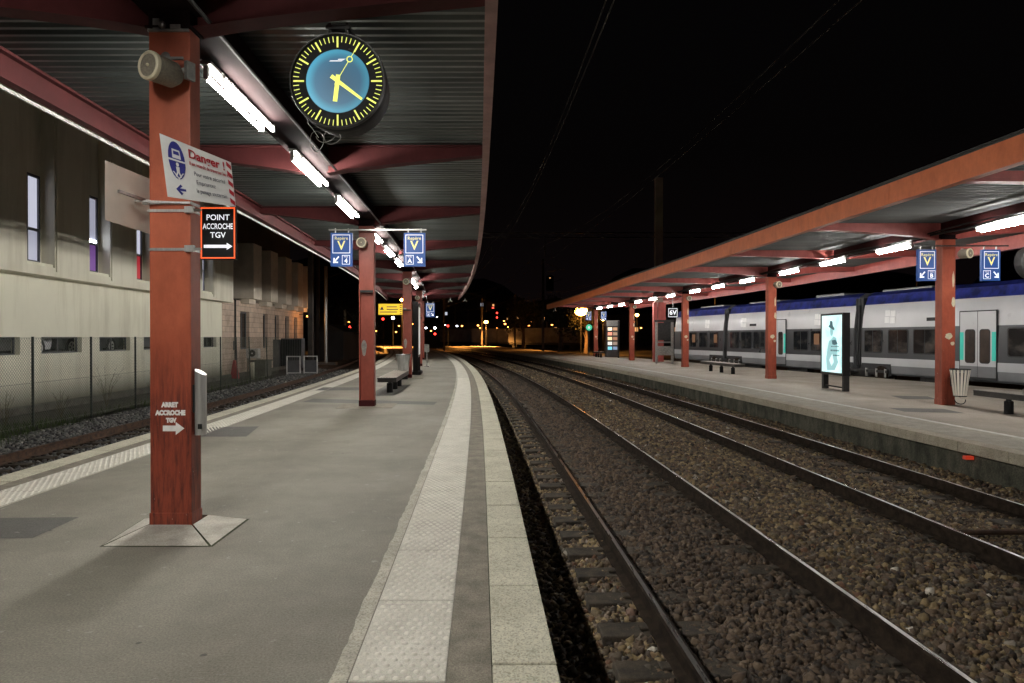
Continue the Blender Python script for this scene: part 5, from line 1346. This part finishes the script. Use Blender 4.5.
def wires(label, axis):
    mb = MB(); ys_ = np.arange(-5, 150, 2.0)
    sag = lambda q: .9 * (((q - 44.3) / 50) % 1 - .5) ** 2 * 4
    mb.tube([(EX(q) + axis, q, CAMZ + 4.9) for q in ys_], .012, 5)
    mb.tube([(EX(q) + axis, q, CAMZ + 5.1 + sag(q)) for q in ys_], .012, 5)
    for q in np.arange(2, 110, 6.0): mb.tube([(EX(q) + axis, q, CAMZ + 4.9), (EX(q) + axis, q, CAMZ + 5.1 + sag(q))], .006, 4)
    tag(mb.build('overhead_wire', M['mastm']), label, 'overhead wire', 'overhead wires of the main tracks')
wires('overhead contact wire above the track beside the near platform', 1.6)
wires('overhead contact wire above the track beside the far platform', 5.2)
wires('overhead contact wire above the train', 13.6)

# ------------------------------------------------------------------ distance
def mast(label, x, y, h, group='distant line masts', lit=False):
    t = thing('line_mast', label, 'mast', (x, y, -.6), group=group)
    mb = MB(); mb.box(-.14, .14, -.12, .12, 0, h); mb.build('post', M['galv'] if lit else M['mastm'], t)
    mb = MB(); mb.bar((0, 0, h * .86), (2.4, 0, h * .9), .07, .07); mb.bar((0, 0, h * .97), (2.2, 0, h * .89), .04, .04); mb.bar((0, 0, h * .72), (2.3, 0, h * .8), .05, .05); mb.build('arm', M['mastm'], t)
for x_, Y, h, lb in ((543, 78, 11, 'tall dark mast standing just left of the far canopy end'), (515, 110, 9, 'dark mast with arm in the middle distance'), (534, 125, 9, 'second dark mast right of the middle distance mast'),
                     (482, 120, 9, 'dark mast above the curving tracks'), (444, 100, 9, 'dark mast just right of the near canopy end'), (455, 150, 9, 'distant thin mast between the city lights'),
                     (318, 62, 10, 'tall dark mast beyond the block building'), (372, 75, 10, 'dark mast behind the second near column'), (655, 95, 10, 'dark mast seen behind the far canopy'), (468, 170, 9, 'farthest thin mast over the yard')):
    mast(lb, (x_ - 512) / 683 * Y, Y, h)

def lamp(label, x_, y_, Y, mat, r=.28, power=0, col=(1, .4, .08), group='street lamps in the distance', post=True, lightr=.3):
    X = (x_ - 512) / 683 * Y; Z = CAMZ - (y_ - 337) / 683 * Y
    t = thing('street_lamp', label, 'street lamp', (X, Y, -.6), group=group)
    h = Z + .6
    if post:
        mb = MB(); mb.tube([(.0, .1, 0), (0, .1, h * .6), (0, .1, h + .1)], .09, 8, .05); mb.bar((0, .25, h + r * .9), (0, -.35, h + r * .9), .22, .1); mb.build('post', M['black'], t)
    mb = MB(); mb.ball((0, 0, h), r, 12, 8, 1, 1, .75); mb.build('lamp_glass', mat, t, smooth=True)
    if power:
        ld = bpy.data.lights.new('bulb', 'SPOT'); ld.spot_size = math.radians(140); ld.spot_blend = .5; ld.energy = power; ld.color = col; ld.shadow_soft_size = lightr
        lo = bpy.data.objects.new('bulb', ld); COL.objects.link(lo); lo.parent = t; lo.location = (0, -r - lightr, h - .4)
    return t
lamp('large glaring orange lamp left of the far canopy end', 581, 311, 85, M['sodium'], .8, 9000)
lamp('orange lamp just right of the last far canopy column', 603, 319, 100, M['sodium'], .35, 1500)
lamp('small orange lamp between two far canopy columns', 637, 315, 110, M['sodium'], .3, 600)
lamp('orange lamp seen above the train roof beyond the second far column', 715, 293, 80, M['sodium'], .28, 500)
lamp('orange lamp glowing beside the blue B sign', 917, 262, 60, M['sodium'], .28, 300)
lamp('orange lamp hidden behind the third near column lighting the curve', 402, 300, 105, M['sodium'], .3, 24000)
lamp('orange lamp over the main tracks in the middle distance', 486, 322, 118, M['sodium'], .34, 14000)
lamp('orange lamp beside the curve behind the second near column', 362, 322, 95, M['sodium'], .3, 12000)
pts_ = [(478, 325.5, 150, 'amber', .36), (480, 328, 152, 'amber', .3), (505, 324, 160, 'amber', .42), (504, 321, 165, 'amber', .3), (531, 322, 150, 'amber', .3), (529, 326, 148, 'amber', .36), (552, 325, 120, 'amber', .28),
        (457, 326, 170, 'cool', .35), (435, 328, 120, 'cool', .38), (426, 328, 125, 'cool', .3), (445, 325, 150, 'cool', .25), (462, 326, 180, 'amber', .4), (492, 332, 130, 'cool', .28), (437, 317, 200, 'cool', .3),
        (393, 318, 110, 'cool', .42), (328, 329, 75, 'cool', .32), (340, 329, 85, 'cool', .24), (376, 331, 120, 'amber', .25), (455, 331, 175, 'amber', .45), (472, 331, 190, 'amber', .5), (539, 329, 180, 'amber', .4), (399, 326, 140, 'amber', .3), (512, 331, 200, 'amber', .4), (448, 331, 190, 'cool', .3)]
places = ['over the yard left of the far canopy', 'close to its taller neighbour in the yard', 'brightest amber one mid yard', 'small one above the brightest amber', 'left of the tall dark mast', 'lower one near the tall dark mast', 'beside the pale pole near the far canopy',
          'pale one above the curving tracks', 'pale one beside the near canopy end', 'small pale one by the fourth near column', 'dim pale one over the curve', 'amber one over the curve', 'pale one low over the tracks', 'high pale one over the town',
          'bright white one behind the yellow notice', 'white one at the end of the side track', 'second white one past the side track', 'faint one below the yellow notice', 'wide amber glow at the horizon by the curve', 'wide amber glow at the horizon mid yard', 'low glow behind the tall dark mast', 'faint one between second and third near columns', 'low glow under the brightest amber', 'faint pale one at the horizon']
for (x_, y_, Y, mt_, r), pl in zip(pts_, places): lamp(('amber' if mt_ == 'amber' else 'white') + ' distant street lamp, ' + pl, x_, y_, Y, M[mt_], r * .62)
extra = [(431, 331, 160, 'amber'), (441, 332, 185, 'amber'), (452, 327, 210, 'cool'), (466, 328, 200, 'amber'), (485, 324, 220, 'amber'), (488, 330, 165, 'amber'), (497, 328, 190, 'amber'), (508, 327, 175, 'amber'),
         (516, 328, 210, 'amber'), (524, 331, 190, 'amber'), (535, 332, 160, 'amber'), (543, 326, 200, 'amber'), (548, 331, 150, 'amber'), (558, 329, 190, 'amber'), (566, 331, 170, 'amber'), (396, 332, 140, 'amber'),
         (386, 327, 170, 'amber'), (392, 324, 190, 'cool'), (413, 324, 180, 'amber'), (418, 331, 150, 'amber'), (634, 322, 150, 'amber'), (641, 328, 140, 'amber'), (352, 331, 120, 'amber'), (349, 322, 150, 'amber')]
wh = ['just left of the tall dark mast', 'at the far end of the curve', 'above the row over the curve', 'over the left end of the warehouse', 'high over the warehouse', 'low before the warehouse', 'over the middle of the warehouse', 'right of the warehouse middle',
      'near the brightest amber group', 'low between amber group and tall mast', 'low by the foot of the tall mast', 'behind the tall dark mast top', 'low right of the tall mast', 'left of the far canopy tip', 'low under the far canopy tip', 'low behind the yellow notice',
      'left under the yellow notice', 'above the bright white lamp', 'between third and fourth near columns', 'low between third and fourth near columns', 'between the last two far columns', 'low between the last two far columns', 'low left of the second near column', 'left of the second near column']
for (x_, y_, Y, mt_), pl in zip(extra, wh): lamp('tiny ' + ('amber' if mt_ == 'amber' else 'white') + ' lamp of the town, ' + pl, x_, y_, Y, M[mt_], .15 + .12 * random.random(), group='tiny lamps of the town')
# railway signals
for x_, y_, Y, lb in ((493, 308, 130, 'higher red railway signal over the yard'), (497, 313, 128, 'red railway signal just below the higher one'), (497, 317.5, 127, 'lowest of three red railway signals'), (448, 326, 110, 'red railway signal above the curving tracks'), (383, 319, 90, 'red railway signal behind the yellow notice'), (350, 327, 80, 'red railway signal left of the second near column'), (435, 334, 100, 'low red railway signal beside the near canopy end')):
    X = (x_ - 512) / 683 * Y; h = CAMZ - (y_ - 337) / 683 * Y + .6
    t = thing('railway_signal', lb, 'signal', (X, Y, -.6), group='red railway signals')
    mb = MB(); mb.box(-.05, .05, .1, .2, 0, h); mb.box(-.2, .2, .0, .12, h - .45, h + .35); mb.build('post', M['black'], t)
    mb = MB(); mb.disc((0, -.02, h), (0, -1, 0), .16, 14); mb.build('lens', M['redlamp'], t)

# pole with orange light on the side track, pale pole, shed
mb = MB(); mb.tube([(0, 0, 0), (0, 0, 5)], .13, 8); tag(mb.build('line_pole', M['cream']), 'slim pole glowing orange beside the side track', 'pole', loc=((345 - 512) / 683 * 72, 72, -.6))
mb = MB(); mb.tube([(0, 0, 0), (0, 0, 7.5)], .13, 8); mb.box(-1.2, .8, -.3, .3, 0, .2); tag(mb.build('line_pole', M['galv']), 'grey pole on concrete foot at the end of the building row', 'pole', loc=((326 - 512) / 683 * 52, 52, -.6))
sh = thing('dark_shed', 'low dark shed beyond the grey pole', 'shed', ((330 - 512) / 683 * 62, 62, -.6))
mb = MB(); mb.box(-1.6, 1.2, 0, 6, 0, 2.6); mb.build('wall', M['dark_wall'], sh); mb = MB(); mb.prism([(-1.8, 2.6), (1.4, 2.6), (-.2, 3.3)], 'y', -.1, 6.1); mb.build('roof', M['dark_metal'], sh)

def house(label, x_, Y, w_, h, d=8, wm='warmwin', nwin=4, group='dark buildings in the distance', mat=None, base=-.6):
    X = (x_ - 512) / 683 * Y
    t = thing('distant_building', label, 'building', (X, Y, base), group=group)
    mb = MB(); mb.box(-w_ / 2, w_ / 2, 0, d, 0, h); mb.build('wall', mat or M['dark_wall'], t)
    mb = MB(); mb.prism([(-w_ / 2 - .4, h), (w_ / 2 + .4, h), (0, h + min(2.2, w_ * .12))], 'y', -.3, d + .3); mb.build('roof', M['dark_metal'], t)
    for k in range(nwin):
        wx = random.uniform(-w_ / 2 + .8, w_ / 2 - .8); wz = random.choice([q for q in (1.2, 4, 7, 10, 13, 16) if q < h - 1.4] or [h * .4])
        f_ = MB(); f_.box(wx - .5, wx + .5, -.05, 0, wz - .6, wz + .6); f_ = f_.build('window', M['frame'], t)
        mb = MB(); mb.quad((wx - .4, -.07, wz - .5), (wx + .4, -.07, wz - .5), (wx + .4, -.07, wz + .5), (wx - .4, -.07, wz + .5)); mb.build('pane', M[wm], f_)
house('long low warehouse with lit openings beyond the yard', 520, 190, 60, 5, wm='warmwin', nwin=9)
house('dark warehouse right of the long low one, behind the far canopy', 640, 170, 46, 6, nwin=4)
house('apartment block with few lit windows over the curve', 440, 230, 30, 16, wm='coolwin', nwin=9)
house('dark block with lit windows behind the near columns', 385, 210, 34, 14, nwin=8)
house('tall dark block far beyond the yard', 495, 300, 26, 19, wm='warmwin', nwin=6)
house('low building left behind the second near column', 355, 160, 22, 7, wm='coolwin', nwin=4)
for i, (x_, Y, w_, h, wm) in enumerate(((410, 260, 20, 15, 'warmwin'), (428, 340, 26, 22, 'coolwin'), (456, 280, 18, 13, 'warmwin'), (470, 360, 30, 20, 'coolwin'), (512, 330, 24, 18, 'warmwin'), (534, 290, 22, 14, 'warmwin'), (556, 350, 26, 20, 'coolwin'), (575, 260, 20, 11, 'warmwin'))):
    house(['housing block seen between the third and fourth near columns', 'high housing block directly beside the fourth near column', 'squat housing block over the curving tracks', 'wide housing block over the curving tracks', 'housing block over the left of the tall mast', 'housing block right beside the tall dark mast',
           'high housing block left of the far canopy tip', 'squat housing block below the far canopy tip'][i], x_, Y, w_, h, wm=wm, nwin=14, group='housing blocks of the town')
# wagons in the yard
for i, (x_, Y, L) in enumerate(((545, 118, 13), (505, 128, 13), (470, 140, 13))):
    t = thing('parked_wagon', ['pale grey wagon parked nearest the far canopy end', 'pale grey wagon in the middle of the distant row', 'pale grey wagon at the left end of the distant row'][i], 'wagon', ((x_ - 512) / 683 * Y, Y, -.5), math.radians(62), 'wagons parked in the yard')
    mb = MB(); mb.box(-1.4, 1.4, -L / 2, L / 2, 1.0, 3.6); mb.build('body', M['garage'], t, bevel=.1)
    mb = MB()
    for q in (-L / 2 + 2, L / 2 - 2):
        for dq in (-.9, .9): mb.tube([(-1.1, q + dq, .45), (1.1, q + dq, .45)], .45, 14)
    mb.build('wheelset', M['dark_metal'], t)
    mb = MB(); mb.box(-1.3, 1.3, -L / 2 + .2, L / 2 - .2, .7, 1.0); mb.build('frame', M['dark_metal'], t)
# hill with sparse lights
mb = MB(); nx, ny = 60, 10
hills = []
for j in range(ny):
    row = []
    for i in range(nx):
        x = -900 + 1800 * i / (nx - 1); yv = 420 + 700 * j / (ny - 1)
        z = (j / (ny - 1)) ** .8 * (95 + 40 * math.sin(i * .35) + 22 * math.sin(i * .9 + 1)) - 2 if j else -1.5
        row.append((x, yv, z))
    hills.append(row)
mb.sweep(hills, closed=False); struct(mb.build('hill', M['hill'], smooth=True), 'black wooded hillside behind the town')
def hz(x, y):
    fi = (x + 900) / 1800 * (nx - 1); fj = (y - 420) / 700 * (ny - 1); i, j = int(fi), int(fj)
    return max(hills[min(j + 1, ny - 1)][min(i + 1, nx - 1)][2], hills[j][i][2])
hl = [(458, 298, 'cool'), (490, 303, 'warm'), (499, 304, 'cool'), (478, 312, 'cool'), (462, 310, 'cool'), (550, 311, 'warm'), (520, 318, 'warm'), (550, 278, 'warm'), (480, 319, 'warm'), (445, 303, 'cool'), (505, 311, 'warm'), (537, 315, 'warm')]
for i, (x_, y_, c) in enumerate(hl):
    Y = 520 + (337 - y_) * 7; X = (x_ - 512) / 683 * Y; z = CAMZ - (y_ - 337) / 683 * Y
    nm = ['highest left', 'upper middle', 'upper middle neighbour', 'middle', 'left', 'far right lower', 'right of centre', 'far right highest', 'low centre', 'leftmost', 'centre', 'right']
    t = thing('hillside_house', 'tiny lit house on the dark hill, %s of the scattered ones' % nm[i], 'house', (X, Y, z - 5), group='lit houses scattered on the hill')
    mb = MB(); mb.box(-5, 5, 0, 8, -12, 7); mb.build('wall', M['hill'], t); mb = MB(); mb.prism([(-5.5, 7), (5.5, 7), (0, 9.5)], 'y', -.3, 8); mb.build('roof', M['hill'], t)
    mb = MB(); mb.box(-.8, .8, -.2, 0, 4.4, 5.6); mb.build('window', M['coolwin'] if c == 'cool' else M['warmwin'], t)

# trees: trunk, limbs, leaf cluster crown
def tree(label, X, Y, h, r, seed):
    rr = random.Random(seed); t = thing('tree', label, 'tree', (X, Y, -.6), group='dark trees beyond the platforms')
    mb = MB(); mb.tube([(0, 0, 0), (.1, 0, h * .3), (.05, .1, h * .55), (0, 0, h * .8)], .28, 8, .06)
    cs = []
    for k in range(9):
        a = rr.uniform(0, 2 * PI); q = rr.uniform(.3, .7) * h; e = Vector((r * .75 * math.cos(a), r * .75 * math.sin(a), q + rr.uniform(.1, .3) * h)); mb.tube([(0, 0, q), e * .5 + Vector((0, 0, q * .55)), e], .09, 6, .02); cs.append(e)
    mb.build('trunk', M['bark'], t)
    mb = MB(); cs += [Vector((rr.uniform(-.4, .4) * r, rr.uniform(-.4, .4) * r, h * rr.uniform(.6, .98))) for _ in range(7)]
    for c in cs:
        for _ in range(170):
            d = Vector((rr.gauss(0, 1), rr.gauss(0, 1), rr.gauss(0, .8))) * (r * .2); p = c + d; s = rr.uniform(.06, .14)
            a_ = Vector((rr.uniform(-1, 1), rr.uniform(-1, 1), rr.uniform(-1, 1))).normalized() * s; b6 = Vector((rr.uniform(-1, 1), rr.uniform(-1, 1), rr.uniform(-1, 1))).normalized() * s
            n = len(mb.v); mb.v += [tuple(p - a_), tuple(p + b6), tuple(p + a_), tuple(p - b6)]; mb.face((n, n + 1, n + 2, n + 3))
    me_o = mb.build('crown', M['leaves'], t)
tree('dark tree left of the far canopy end', 5.2, 74, 6.5, 2.4, 1)
tree('dark tree between the two tall masts', 1.6, 100, 7, 2.6, 2)
tree('small dark tree behind the far canopy end', 9.5, 88, 6, 2.4, 3)
tree('dark tree beyond the grey pole at the side track', -15.5, 68, 6, 2.6, 4)
mb = MB(); mb.box(-.02, .02, 0, 60, 0, 1.9)
for q in np.arange(0, 60, 2.5): mb.box(-.05, .05, q, q + .08, 0, 2.1)
tag(mb.build('yard_fence', M['dark_wall']), 'dark boarded fence far behind the yard lamps', 'fence', loc=(18, 132, -.6), rz=math.radians(70))
